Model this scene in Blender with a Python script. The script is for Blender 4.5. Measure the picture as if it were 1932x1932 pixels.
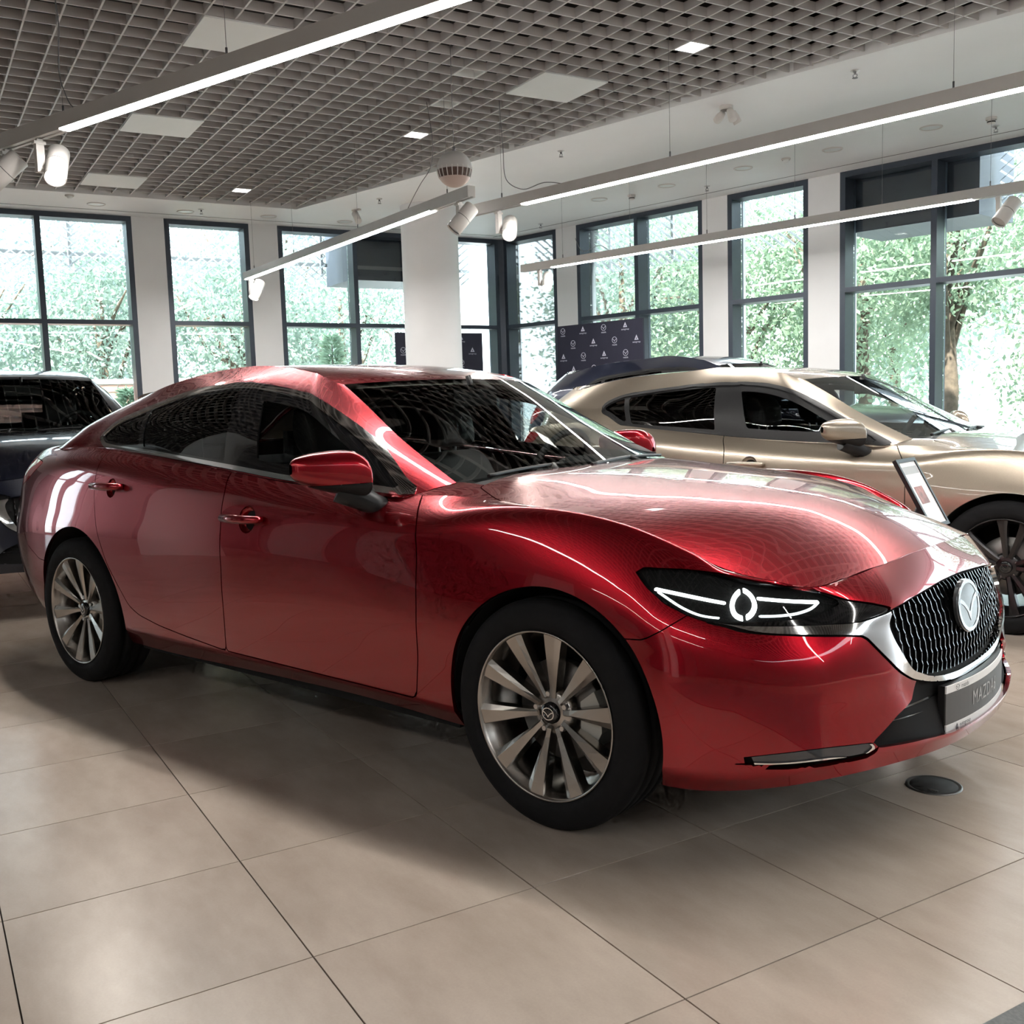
import bpy, bmesh, math, random
import numpy as np
from mathutils import Vector, Matrix, Euler

# ------------------------------------------------------------------ start clean
for o in list(bpy.data.objects):
    bpy.data.objects.remove(o, do_unlink=True)
SC = bpy.context.scene
COL = SC.collection
rnd = random.Random(11)
nrs = np.random.RandomState(5)

# ------------------------------------------------------------------ camera, sky, sun, exposure
cam_d = bpy.data.cameras.new('camera'); cam = bpy.data.objects.new('camera', cam_d); COL.objects.link(cam)
TURN = 18.3896                      # the finished scene is turned so that walls, tiles and grid run along the world axes
CAM_LOC = Matrix.Rotation(math.radians(TURN), 3, 'Z') @ Vector((1.84023, -3.12707, 1.24662))
cam.location = CAM_LOC
cam.rotation_euler = (math.radians(83.97238), math.radians(1.75831), math.radians(40.83245+TURN))
cam_d.sensor_width = 36.0; cam_d.lens = 1922.56/1932*36.0; cam_d.clip_start = .05; cam_d.clip_end = 300
SC.camera = cam
SC.view_settings.view_transform = 'Standard'; SC.view_settings.look = 'None'
SC.view_settings.exposure = 0.68; SC.view_settings.gamma = 1.0; SC.view_settings.use_curve_mapping = False
SC.cycles.max_bounces = 7; SC.cycles.diffuse_bounces = 3; SC.cycles.glossy_bounces = 4; SC.cycles.transmission_bounces = 5; SC.cycles.transparent_max_bounces = 14; SC.cycles.sample_clamp_indirect = 6.0
SC.cycles.use_light_tree = False; SC.cycles.adaptive_threshold = .04; SC.cycles.adaptive_min_samples = 14
SC.cycles.caustics_reflective = False; SC.cycles.caustics_refractive = False

SKY_STRENGTH = 6.0
SUN_STRENGTH = 18.0
LED_STRENGTH = 68.0
wd = bpy.data.worlds.new('daylight'); SC.world = wd; wd.use_nodes = True
bgn = wd.node_tree.nodes['Background']; bgn.inputs[0].default_value = (.80, .91, 1.0, 1); bgn.inputs[1].default_value = SKY_STRENGTH
sun_d = bpy.data.lights.new('sun', 'SUN'); sun_d.energy = SUN_STRENGTH; sun_d.angle = math.radians(1.0); sun_d.color = (1, .95, .86)
sun = bpy.data.objects.new('sun', sun_d); COL.objects.link(sun)
sun.rotation_euler = (Matrix.Rotation(math.radians(TURN), 3, 'Z') @ Vector((-.25, .72, -.95))).to_track_quat('-Z', 'Y').to_euler(); sun.location = (0, 0, 20)

# ------------------------------------------------------------------ room axes (floor tiles, ceiling grid and left wall run along U and V)
TH = math.radians(-18.3896)
UX, UY = math.cos(TH), math.sin(TH)
def rw(u, v, z=0.0): return Vector((u*UX-v*UY, u*UY+v*UX, z))
def to_uv(x, y): return x*UX+y*UY, -x*UY+y*UX
# ------------------------------------------------------------------ materials
MATS = {}
def mat(name, col=(.8, .8, .8), rough=.5, metal=0., coat=0., emit=None, estr=0., spec=.5, noise=0., nscale=8., bump=0., trans=0., alpha=1., ior=1.45, coatr=.03):
    if name in MATS: return MATS[name]
    m = bpy.data.materials.new(name); m.use_nodes = True; nt = m.node_tree
    b = nt.nodes['Principled BSDF']; b.inputs['Base Color'].default_value = (*col, 1)
    b.inputs['Roughness'].default_value = rough; b.inputs['Metallic'].default_value = metal
    b.inputs['Coat Weight'].default_value = coat; b.inputs['Coat Roughness'].default_value = coatr
    b.inputs['Specular IOR Level'].default_value = spec; b.inputs['IOR'].default_value = ior
    b.inputs['Transmission Weight'].default_value = trans; b.inputs['Alpha'].default_value = alpha
    if emit: b.inputs['Emission Color'].default_value = (*emit, 1); b.inputs['Emission Strength'].default_value = estr
    if noise or bump:
        tc = nt.nodes.new('ShaderNodeTexCoord'); nz = nt.nodes.new('ShaderNodeTexNoise'); nz.inputs['Scale'].default_value = nscale; nz.inputs['Detail'].default_value = 5
        nt.links.new(tc.outputs['Object'], nz.inputs['Vector'])
        if noise:
            r = nt.nodes.new('ShaderNodeValToRGB'); e = r.color_ramp.elements
            e[0].position = .3; e[1].position = .7
            e[0].color = (*[max(0, c*(1-noise)) for c in col], 1); e[1].color = (*[min(1, c*(1+noise)) for c in col], 1)
            nt.links.new(nz.outputs['Fac'], r.inputs['Fac']); nt.links.new(r.outputs['Color'], b.inputs['Base Color'])
        if bump:
            bp = nt.nodes.new('ShaderNodeBump'); bp.inputs['Strength'].default_value = bump; bp.inputs['Distance'].default_value = .01
            nt.links.new(nz.outputs['Fac'], bp.inputs['Height']); nt.links.new(bp.outputs['Normal'], b.inputs['Normal'])
    MATS[name] = m; return m

def thin_glass(name, tint=(.93, .97, .96), refl=.6, haze=0.):
    """sheet glass: clear straight through, mirror at grazing angles"""
    m = bpy.data.materials.new(name); m.use_nodes = True; nt = m.node_tree; nt.nodes.clear()
    out = nt.nodes.new('ShaderNodeOutputMaterial'); mix = nt.nodes.new('ShaderNodeMixShader')
    tr = nt.nodes.new('ShaderNodeBsdfTransparent'); tr.inputs[0].default_value = (*tint, 1)
    gl = nt.nodes.new('ShaderNodeBsdfGlossy'); gl.inputs['Roughness'].default_value = .01; gl.inputs['Color'].default_value = (1, 1, 1, 1)
    fr = nt.nodes.new('ShaderNodeFresnel'); fr.inputs[0].default_value = 1.5
    mu = nt.nodes.new('ShaderNodeMath'); mu.operation = 'MULTIPLY'; mu.inputs[1].default_value = refl*2
    nt.links.new(fr.outputs[0], mu.inputs[0]); nt.links.new(mu.outputs[0], mix.inputs[0])
    nt.links.new(tr.outputs[0], mix.inputs[1]); nt.links.new(gl.outputs[0], mix.inputs[2]); nt.links.new(mix.outputs[0], out.inputs[0])
    MATS[name] = m; return m

def car_paint(name, col, flake, metal=.55, rough=.32):
    m = bpy.data.materials.new(name); m.use_nodes = True; nt = m.node_tree; b = nt.nodes['Principled BSDF']
    b.inputs['Metallic'].default_value = metal; b.inputs['Roughness'].default_value = rough
    b.inputs['Coat Weight'].default_value = 1.0; b.inputs['Coat Roughness'].default_value = .012; b.inputs['Coat IOR'].default_value = 1.5
    tc = nt.nodes.new('ShaderNodeTexCoord'); vo = nt.nodes.new('ShaderNodeTexVoronoi'); vo.inputs['Scale'].default_value = 900
    nt.links.new(tc.outputs['Object'], vo.inputs['Vector'])
    lw = nt.nodes.new('ShaderNodeLayerWeight'); lw.inputs[0].default_value = .35
    mx = nt.nodes.new('ShaderNodeMix'); mx.data_type = 'RGBA'
    mx.inputs[6].default_value = (*flake, 1); mx.inputs[7].default_value = (*col, 1)
    nt.links.new(lw.outputs['Facing'], mx.inputs[0])
    hs = nt.nodes.new('ShaderNodeHueSaturation'); mr = nt.nodes.new('ShaderNodeMapRange')
    mr.inputs['To Min'].default_value = .9; mr.inputs['To Max'].default_value = 1.1
    nt.links.new(vo.outputs['Color'], mr.inputs['Value']); nt.links.new(mr.outputs[0], hs.inputs['Value'])
    nt.links.new(mx.outputs[2], hs.inputs['Color']); nt.links.new(hs.outputs[0], b.inputs['Base Color'])
    MATS[name] = m; return m

# ------------------------------------------------------------------ object helpers
def empty(name, loc=(0, 0, 0), rz=0.):
    o = bpy.data.objects.new(name, None); COL.objects.link(o); o.location = loc; o.rotation_euler = (0, 0, rz); o.empty_display_size = .1
    return o
def tag(o, label=None, cat=None, group=None, kind=None):
    for k, v in (('label', label), ('category', cat), ('group', group), ('kind', kind)):
        if v: o[k] = v
    return o
def link(name, me, m, parent=None, loc=None):
    o = bpy.data.objects.new(name, me); COL.objects.link(o)
    if m is not None and len(me.materials) == 0: me.materials.append(MATS[m] if isinstance(m, str) else m)
    if parent is not None: o.parent = parent
    if loc is not None: o.location = loc
    return o
def mesh_np(name, V, F, N=None):
    me = bpy.data.meshes.new(name); V = np.ascontiguousarray(V, np.float32); F = np.ascontiguousarray(F, np.int32)
    me.vertices.add(len(V)); me.vertices.foreach_set('co', V.ravel())
    k = F.shape[1]; me.loops.add(F.size); me.loops.foreach_set('vertex_index', F.ravel())
    me.polygons.add(len(F)); me.polygons.foreach_set('loop_start', np.arange(0, F.size, k, dtype=np.int32)); me.polygons.foreach_set('loop_total', np.full(len(F), k, np.int32))
    me.update(calc_edges=True); me.validate()
    if N is not None and len(me.vertices) == len(N):
        me.polygons.foreach_set('use_smooth', np.ones(len(me.polygons), bool))
        me.normals_split_custom_set_from_vertices(np.ascontiguousarray(N, np.float32))
    return me
def tm_obj(name, tm, m, parent=None, lip=.0):
    if lip: tm = tm.lipped(lip)
    return link(name, mesh_np(name, tm.V, tm.F, tm.N), m, parent)
def dup(o, parent=None):
    c = o.copy(); COL.objects.link(c); c.parent = parent
    for ch in list(o.children): dup(ch, c)
    return c

class MB:
    """collects shapes into one mesh"""
    def __init__(s, M=None): s.v = []; s.f = []; s.sm = []; s.M = M or Matrix.Identity(4)
    def add(s, vs, fs, smooth=False):
        n = len(s.v); s.v += [tuple(s.M @ Vector(p)) for p in vs]; s.f += [tuple(i+n for i in f) for f in fs]; s.sm += [smooth]*len(fs); return s
    def box(s, x0, x1, y0, y1, z0, z1):
        v = [(x0, y0, z0), (x1, y0, z0), (x1, y1, z0), (x0, y1, z0), (x0, y0, z1), (x1, y0, z1), (x1, y1, z1), (x0, y1, z1)]
        return s.add(v, [(0, 3, 2, 1), (4, 5, 6, 7), (0, 1, 5, 4), (1, 2, 6, 5), (2, 3, 7, 6), (3, 0, 4, 7)])
    def cbox(s, x0, x1, y0, y1, z0, z1, b=.005):
        """box with chamfered vertical edges"""
        p = [(x0+b, y0), (x1-b, y0), (x1, y0+b), (x1, y1-b), (x1-b, y1), (x0+b, y1), (x0, y1-b), (x0, y0+b)]
        return s.prism(p, z0, z1)
    def prism(s, poly, z0, z1):
        n = len(poly); v = [(a, b, z0) for a, b in poly]+[(a, b, z1) for a, b in poly]
        return s.add(v, [tuple(range(n))[::-1], tuple(range(n, 2*n))]+[(i, (i+1) % n, n+(i+1) % n, n+i) for i in range(n)])
    def bar(s, a, b, w, h=None, up=(0, 0, 1)):
        """rectangular bar from a to b"""
        h = h or w; a = Vector(a); b = Vector(b); d = (b-a).normalized(); u = Vector(up)
        if abs(d.dot(u)) > .98: u = Vector((1, 0, 0))
        r = d.cross(u).normalized(); t = r.cross(d).normalized()
        v = [a+r*sx*w/2+t*sz*h/2 for sx, sz in ((-1, -1), (1, -1), (1, 1), (-1, 1))]+[b+r*sx*w/2+t*sz*h/2 for sx, sz in ((-1, -1), (1, -1), (1, 1), (-1, 1))]
        return s.add(v, [(3, 2, 1, 0), (4, 5, 6, 7), (0, 1, 5, 4), (1, 2, 6, 5), (2, 3, 7, 6), (3, 0, 4, 7)])
    def tube(s, pts, r, n=8, caps=True, smooth=True):
        pts = [Vector(p) for p in pts]; rr = r if hasattr(r, '__len__') else [r]*len(pts); vs = []; prev = None
        for i, p in enumerate(pts):
            d = (pts[min(i+1, len(pts)-1)]-pts[max(i-1, 0)]).normalized()
            if prev is None:
                u = Vector((0, 0, 1)) if abs(d.z) < .9 else Vector((1, 0, 0)); a = d.cross(u).normalized()
            else: a = (prev-d*prev.dot(d)).normalized()
            prev = a; b = d.cross(a)
            vs += [p+(a*math.cos(2*math.pi*k/n)+b*math.sin(2*math.pi*k/n))*rr[i] for k in range(n)]
        fs = [(i*n+k, i*n+(k+1) % n, (i+1)*n+(k+1) % n, (i+1)*n+k) for i in range(len(pts)-1) for k in range(n)]
        s.add(vs, fs, smooth)
        if caps:
            m = len(s.v)-len(vs); s.f += [tuple(m+k for k in range(n))[::-1], tuple(m+(len(pts)-1)*n+k for k in range(n))]; s.sm += [False, False]
        return s
    def lathe(s, prof, n=32, axis='z', smooth=True, a0=0., a1=2*math.pi):
        """prof: (radius, height)"""
        full = abs(a1-a0-2*math.pi) < 1e-6; k = n if full else n+1; vs = []
        for r, h in prof:
            for i in range(k):
                a = a0+(a1-a0)*i/n; c, t = r*math.cos(a), r*math.sin(a)
                vs.append((c, t, h) if axis == 'z' else ((c, h, t) if axis == 'y' else (h, c, t)))
        fs = []
        for j in range(len(prof)-1):
            for i in range(n):
                p, q = j*k+i, j*k+(i+1) % k
                fs.append((p, q, q+k, p+k) if axis != 'y' else (p, p+k, q+k, q))
        return s.add(vs, fs, smooth)
    def build(s, name, m, parent=None, loc=None, auto=True):
        me = bpy.data.meshes.new(name); me.from_pydata([tuple(p) for p in s.v], [], s.f); me.update()
        if any(s.sm): me.polygons.foreach_set('use_smooth', s.sm)
        return link(name, me, m, parent, loc)

def text_mesh(body, size, extrude=0.0005, spacing=1.0):
    c = bpy.data.curves.new('lettering', 'FONT'); c.body = body; c.size = size; c.extrude = extrude; c.align_x = 'CENTER'; c.align_y = 'CENTER'; c.resolution_u = 3; c.space_character = spacing
    o = bpy.data.objects.new('lettering', c); COL.objects.link(o)
    dg = bpy.context.evaluated_depsgraph_get(); dg.update()
    me = bpy.data.meshes.new_from_object(o.evaluated_get(dg)); me.name = 'lettering'
    bpy.data.objects.remove(o); me.materials.clear()
    V = np.array([v.co[:] for v in me.vertices]); F = [tuple(p.vertices) for p in me.polygons]; bpy.data.meshes.remove(me)
    return V, F

def emblem_shape(w, h, t, lift=.0):
    """winged oval badge in the local xy plane (x right, y up): list of (verts, faces) with thickness t"""
    n = 40; out = []
    a = [(math.cos(2*math.pi*i/n)*w/2, math.sin(2*math.pi*i/n)*h/2) for i in range(n)]
    k = .86; b = [(x*k, y*k) for x, y in a]
    V = [(*p, 0) for p in a]+[(*p, t) for p in a]+[(*p, t) for p in b]+[(*p, 0) for p in b]
    F = []
    for i in range(n):
        j = (i+1) % n
        F += [(i, j, n+j, n+i), (n+i, n+j, 2*n+j, 2*n+i), (2*n+i, 2*n+j, 3*n+j, 3*n+i)]
    out.append((V, F))
    for s in (-1, 1):
        up = [(0, -.13*h), (s*.12*w, .02*h), (s*.26*w, .14*h), (s*.41*w, .21*h), (s*.46*w, .12*h)]
        lo = [(0, -.30*h), (s*.10*w, -.10*h), (s*.22*w, .02*h), (s*.36*w, .10*h), (s*.46*w, .08*h)]
        m = len(up); V = [(*p, 0) for p in up]+[(*p, 0) for p in lo]+[(*p, t) for p in up]+[(*p, t) for p in lo]; F = []
        for i in range(m-1):
            q = [(2*m+i, 2*m+i+1, 3*m+i+1, 3*m+i), (i, i+1, 2*m+i+1, 2*m+i), (m+i, m+i+1, 3*m+i+1, 3*m+i)]
            F += q
        out.append((V, F))
    return out

# shared materials
mat('wall_grey', (.30, .29, .285), .7, noise=.04, nscale=2)
mat('lens_smoke', (.05, .05, .055), .06, coat=1.)
mat('white_paint', (.87, .875, .885), .55, noise=.02, nscale=3)
mat('soffit_paint', (.90, .905, .91), .6, noise=.015, nscale=2)
mat('slat_grey', (.58, .56, .55), .55, noise=.05, nscale=6)
mat('deck_dark', (.016, .014, .014), .9, noise=.3, nscale=3)
mat('frame_anthracite', (.052, .066, .090), .38, metal=.2, noise=.05, nscale=20)
mat('lamp_white', (.62, .60, .58), .45, noise=.02, nscale=9)
mat('spot_white', (.74, .71, .68), .4, noise=.02, nscale=9)
mat('led', (1, 1, 1), .5, emit=(1.0, .965, .92), estr=LED_STRENGTH)
mat('led_dim', (1, 1, 1), .5, emit=(1.0, .965, .92), estr=LED_STRENGTH*.38)
mat('led_spot', (1, 1, 1), .5, emit=(1.0, .95, .86), estr=30.)
mat('wire_grey', (.25, .25, .26), .5, metal=.6)
mat('wire_black', (.02, .02, .02), .5)
mat('black_plastic', (.012, .012, .013), .45, noise=.1, nscale=60)
mat('gloss_black', (.008, .008, .009), .08, coat=1.)
mat('rubber', (.011, .011, .012), .75, spec=.22, noise=.15, nscale=40, bump=.15)
mat('chrome', (.86, .85, .84), .07, metal=1.)
mat('satin_silver', (.62, .61, .60), .28, metal=1.)
mat('alloy', (.46, .43, .40), .27, metal=1., noise=.03, nscale=30)
mat('alloy_dark', (.07, .068, .07), .3, metal=.9)
mat('brake_iron', (.22, .21, .20), .45, metal=.9)
mat('caliper_grey', (.55, .54, .50), .5, metal=.3)
mat('interior_black', (.012, .012, .013), .7, noise=.15, nscale=50)
mat('interior_beige', (.42, .39, .34), .8, noise=.04, nscale=40)
mat('liner_black', (.005, .005, .005), .9)
mat('drl', (1, 1, 1), .3, emit=(.92, 1.0, 1.0), estr=3.2).cycles.emission_sampling = 'NONE'
mat('drl_soft', (1, 1, 1), .3, emit=(.85, 1.0, 1.0), estr=1.1).cycles.emission_sampling = 'NONE'
mat('tail_red', (.35, .004, .008), .1, coat=1.)
mat('paper_white', (.85, .84, .82), .6)
mat('plate_grey', (.10, .098, .095), .55)
mat('letter_grey', (.42, .41, .40), .5)
mat('letter_dark', (.03, .03, .03), .5)
mat('board_navy', (.020, .020, .040), .6, noise=.06, nscale=10)
mat('board_print', (.62, .62, .72), .6)
thin_glass('window_glass', (.95, .985, .975), .45)
thin_glass('car_glass', (.80, .87, .85), .6)
thin_glass('car_glass_back', (.42, .46, .46), .6)
thin_glass('car_glass_clear', (.93, .96, .95), .18)
thin_glass('car_glass_tint', (.055, .055, .06), .7)
thin_glass('lens_clear', (.97, .98, .98), .4)
car_paint('paint_red', (.115, .0004, .0035), (.36, .0010, .010), .85, .26)
car_paint('paint_gold', (.255, .212, .165), (.43, .365, .292), .75, .30)
car_paint('paint_navy', (.006, .009, .022), (.012, .018, .045), .4, .3)
car_paint('paint_black', (.004, .005, .010), (.010, .012, .024), .4, .3)
# ------------------------------------------------------------------ geometry kernel (numpy only)
def hermite(P, T, t, linear=False):
    """interpolate rows of P (K,...) at knots T, monotone-limited tangents"""
    P = np.asarray(P, float); T = np.asarray(T, float); t = np.asarray(t, float)
    K = len(T); h = np.diff(T); sh = (K-1,)+(1,)*(P.ndim-1)
    dl = np.diff(P, axis=0)/h.reshape(sh)
    m = np.zeros_like(P)
    if K > 2:
        w1 = h[1:].reshape((K-2,)+(1,)*(P.ndim-1)); w0 = h[:-1].reshape((K-2,)+(1,)*(P.ndim-1))
        m[1:-1] = (dl[:-1]*w1+dl[1:]*w0)/(w0+w1)
    m[0] = dl[0]; m[-1] = dl[-1]
    if K > 2:
        m[0] = 1.5*dl[0]-.5*m[1]; m[-1] = 1.5*dl[-1]-.5*m[-2]
    i = np.clip(np.searchsorted(T, t, side='right')-1, 0, K-2)
    s = ((t-T[i])/h[i]).reshape((-1,)+(1,)*(P.ndim-1)); hh = h[i].reshape((-1,)+(1,)*(P.ndim-1))
    if linear:
        return P[i]*(1-s)+P[i+1]*s
    return ((2*s**3-3*s**2+1)*P[i]+(s**3-2*s**2+s)*hh*m[i]+(-2*s**3+3*s**2)*P[i+1]+(s**3-s**2)*hh*m[i+1])

def closed_spline(pts, n=8):
    P = np.asarray(pts, float); K = len(P); out = []
    for i in range(K):
        p0, p1, p2, p3 = P[i-1], P[i], P[(i+1) % K], P[(i+2) % K]
        for s in np.arange(n)/n:
            out.append(.5*((2*p1)+(-p0+p2)*s+(2*p0-5*p1+4*p2-p3)*s*s+(-p0+3*p1-3*p2+p3)*s**3))
    return np.array(out)

def open_spline(pts, n=8):
    P = np.asarray(pts, float); K = len(P)
    T = np.concatenate([[0], np.cumsum(np.linalg.norm(np.diff(P, axis=0), axis=1)+1e-9)])
    return hermite(P, T, np.linspace(0, T[-1], (K-1)*n+1))

def round_poly(pts, r=.012, n=4):
    """polygon with rounded corners"""
    P = np.asarray(pts, float); K = len(P); out = []
    for i in range(K):
        a, b, c = P[i-1], P[i], P[(i+1) % K]
        ra = min(r, .45*np.linalg.norm(a-b)); rc = min(r, .45*np.linalg.norm(c-b))
        pa = b+(a-b)/np.linalg.norm(a-b)*ra; pc = b+(c-b)/np.linalg.norm(c-b)*rc
        for s in np.linspace(0, 1, n+1):
            out.append((1-s)**2*pa+2*s*(1-s)*b+s*s*pc)
    return np.array(out)

def sdf(P, poly):
    """signed distance to closed polygon, negative inside"""
    P = np.asarray(P, float); A = np.asarray(poly, float); B = np.roll(A, -1, 0)
    best = np.full(len(P), 1e9); inside = np.zeros(len(P), bool)
    for a, b in zip(A, B):
        e = b-a; L = e@e
        if L < 1e-14: continue
        w = P-a; s = np.clip(w@e/L, 0, 1)
        best = np.minimum(best, ((w-s[:, None]*e)**2).sum(1))
        c = (a[1] > P[:, 1]) != (b[1] > P[:, 1])
        if c.any():
            xi = a[0]+(P[:, 1]-a[1])*(b[0]-a[0])/(b[1]-a[1]+1e-15)
            inside ^= c & (P[:, 0] < xi)
    return np.where(inside, -1, 1)*np.sqrt(best)

def dist_line(P, line):
    """unsigned distance to an open polyline"""
    best = np.full(len(P), 1e9)
    for a, b in zip(line[:-1], line[1:]):
        a = np.asarray(a, float); e = np.asarray(b, float)-a; L = e@e+1e-15
        w = P-a; s = np.clip(w@e/L, 0, 1)
        best = np.minimum(best, ((w-s[:, None]*e)**2).sum(1))
    return np.sqrt(best)

class TM:
    """triangle mesh with per-vertex normals N and two surface coordinates Q"""
    def __init__(s, V, F, N, Q): s.V, s.F, s.N, s.Q = V, F, N, Q
    def clip(s, d):
        """keep d <= 0"""
        d = np.where(np.abs(d) < 1e-7, -1e-7, d)
        ins = d <= 0; c = ins[s.F].sum(1)
        full = s.F[c == 3]
        V = [s.V]; N = [s.N]; Q = [s.Q]; cache = {}; nv = len(s.V); newF = []; pts = []
        part = s.F[(c == 1) | (c == 2)]
        def cut(a, b):
            nonlocal nv
            k = (a, b) if a < b else (b, a)
            if k not in cache:
                t = d[a]/(d[a]-d[b]); cache[k] = nv; pts.append((a, b, t)); nv += 1
            return cache[k]
        for f in part.tolist():
            i0, i1, i2 = [bool(ins[v]) for v in f]
            k = [i0, i1, i2]
            if sum(k) == 1:
                j = k.index(True); a, b, e = f[j], f[(j+1) % 3], f[(j+2) % 3]
                newF.append((a, cut(a, b), cut(a, e)))
            else:
                j = k.index(False); a, b, e = f[j], f[(j+1) % 3], f[(j+2) % 3]
                p, q = cut(a, b), cut(a, e)
                newF.append((p, b, e)); newF.append((p, e, q))
        if pts:
            A = np.array([x[0] for x in pts]); B = np.array([x[1] for x in pts]); t = np.array([x[2] for x in pts])[:, None]
            for arr, src in ((V, s.V), (N, s.N), (Q, s.Q)): arr.append(src[A]*(1-t)+src[B]*t)
        V = np.concatenate(V); N = np.concatenate(N); Q = np.concatenate(Q)
        F = np.concatenate([full, np.array(newF, int).reshape(-1, 3)])
        if len(F) == 0: return TM(np.zeros((0, 3)), F, np.zeros((0, 3)), np.zeros((0, 2)))
        used = np.unique(F); m = np.full(len(V), -1); m[used] = np.arange(len(used))
        N = N[used]; N = N/(np.linalg.norm(N, axis=1, keepdims=True)+1e-12)
        return TM(V[used], m[F], N, Q[used])
    def cut_poly(s, poly, gap=.0):
        """(inside, outside) of a polygon in Q space, leaving a gap"""
        d = sdf(s.Q, poly)
        return s.clip(d+gap/2), s.clip(-d+gap/2)
    def cut_line(s, line, gap=.004):
        return s.clip(-dist_line(s.Q, line)+gap/2)
    def offset(s, k): return TM(s.V+s.N*k, s.F.copy(), s.N.copy(), s.Q.copy())
    def mirror(s):
        m = np.array([1, -1, 1.]); return TM(s.V*m, s.F[:, ::-1].copy(), s.N*m, s.Q.copy())
    def flip(s): return TM(s.V.copy(), s.F[:, ::-1].copy(), -s.N, s.Q.copy())
    def join(s, o): return TM(np.concatenate([s.V, o.V]), np.concatenate([s.F, o.F+len(s.V)]), np.concatenate([s.N, o.N]), np.concatenate([s.Q, o.Q]))
    def subdiv(s, k=1):
        t = s
        for _ in range(k):
            e = np.sort(np.concatenate([t.F[:, [0, 1]], t.F[:, [1, 2]], t.F[:, [2, 0]]]), 1); u, inv = np.unique(e, axis=0, return_inverse=True); inv = inv.ravel()
            n = len(t.V); m = len(t.F); a, b, c = n+inv[:m], n+inv[m:2*m], n+inv[2*m:]
            mid = lambda X: np.concatenate([X, (X[u[:, 0]]+X[u[:, 1]])/2])
            N = mid(t.N); N /= np.linalg.norm(N, axis=1, keepdims=True)+1e-12
            F = np.concatenate([np.stack([t.F[:, 0], a, c], 1), np.stack([a, t.F[:, 1], b], 1), np.stack([c, b, t.F[:, 2]], 1), np.stack([a, b, c], 1)])
            t = TM(mid(t.V), F, N, mid(t.Q))
        return t
    def renormal(s):
        fn = np.cross(s.V[s.F[:, 1]]-s.V[s.F[:, 0]], s.V[s.F[:, 2]]-s.V[s.F[:, 0]]); N = np.zeros_like(s.V)
        for k in range(3): np.add.at(N, s.F[:, k], fn)
        return TM(s.V, s.F, N/(np.linalg.norm(N, axis=1, keepdims=True)+1e-12), s.Q)
    def largest(s):
        lab = np.arange(len(s.V))
        for _ in range(400):
            m = lab[s.F].min(1); n = lab.copy()
            for k in range(3): np.minimum.at(n, s.F[:, k], m)
            n = n[n]
            if (n == lab).all(): break
            lab = n
        fl = lab[s.F[:, 0]]; best = np.bincount(fl).argmax(); F = s.F[fl == best]; used = np.unique(F); mp = np.full(len(s.V), -1); mp[used] = np.arange(len(used))
        return TM(s.V[used], mp[F], s.N[used], s.Q[used])
    def boundary(s):
        e = np.concatenate([s.F[:, [0, 1]], s.F[:, [1, 2]], s.F[:, [2, 0]]])
        k = np.sort(e, 1); u, inv, cnt = np.unique(k, axis=0, return_inverse=True, return_counts=True)
        return e[cnt[inv.ravel()] == 1]
    def lipped(s, depth=.01, thick=False):
        """turn the free edges inwards so the panel reads as sheet with thickness"""
        b = s.boundary()
        if len(b) == 0: return s
        n = len(s.V); V0 = s.V[b[:, 0]]; V1 = s.V[b[:, 1]]; N0 = s.N[b[:, 0]]; N1 = s.N[b[:, 1]]
        D0 = V0-N0*depth; D1 = V1-N1*depth
        fn = np.cross(D0-V0, V1-V0); fn /= np.linalg.norm(fn, axis=1, keepdims=True)+1e-12
        k = len(b); i = n+np.arange(k)
        V = np.concatenate([s.V, V0, V1, D1, D0]); Q = np.concatenate([s.Q, s.Q[b[:, 0]], s.Q[b[:, 1]], s.Q[b[:, 1]], s.Q[b[:, 0]]])
        # outward direction of the rim faces follows winding (v1,v0,d0,d1)
        N = np.concatenate([s.N, fn, fn, fn, fn])
        F = np.concatenate([s.F, np.stack([i+k, i, i+3*k], 1), np.stack([i+k, i+3*k, i+2*k], 1)])
        return TM(V, F, N, Q)

def grid_tm(G, Q):
    """G (a,b,3) grid -> TM; normals by finite differences, faces oriented du x dv"""
    a, b = G.shape[:2]
    du = np.gradient(G, axis=0); dv = np.gradient(G, axis=1)
    N = np.cross(du, dv); L = np.linalg.norm(N, axis=2, keepdims=True)
    N = N/(L+1e-12)
    idx = np.arange(a*b).reshape(a, b)
    p, q, r, t = idx[:-1, :-1].ravel(), idx[1:, :-1].ravel(), idx[1:, 1:].ravel(), idx[:-1, 1:].ravel()
    F = np.concatenate([np.stack([p, q, r], 1), np.stack([p, r, t], 1)])
    V = G.reshape(-1, 3)
    A = np.linalg.norm(np.cross(V[F[:, 1]]-V[F[:, 0]], V[F[:, 2]]-V[F[:, 0]]), axis=1)
    return TM(V, F[A > 1e-10], N.reshape(-1, 3), Q.reshape(-1, 2))

def net(lines, TU, TV, nu, nv, crease=()):
    """tensor surface through lines (M,K,3); TU knots along, TV knots across; crease: indices of sharp lines"""
    L = np.asarray(lines, float)
    tu = np.concatenate([np.linspace(TU[i], TU[i+1], n, endpoint=False) for i, n in enumerate(nu)]+[[TU[-1]]])
    D = np.stack([hermite(l, TU, tu) for l in L])            # (M, nu, 3)
    out = []; tvs = []
    br = [0]+sorted(crease)+[len(L)-1]
    for a, b in zip(br[:-1], br[1:]):
        tv = np.concatenate([np.linspace(TV[i], TV[i+1], nv[i], endpoint=False) for i in range(a, b)]+[[TV[b]]])
        g = hermite(D[a:b+1], TV[a:b+1], tv)
        if b != br[-1]: g = g[:-1]; tv = tv[:-1]
        out.append(g); tvs.append(tv)
    return np.concatenate(out).transpose(1, 0, 2), tu, np.concatenate(tvs)

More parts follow.
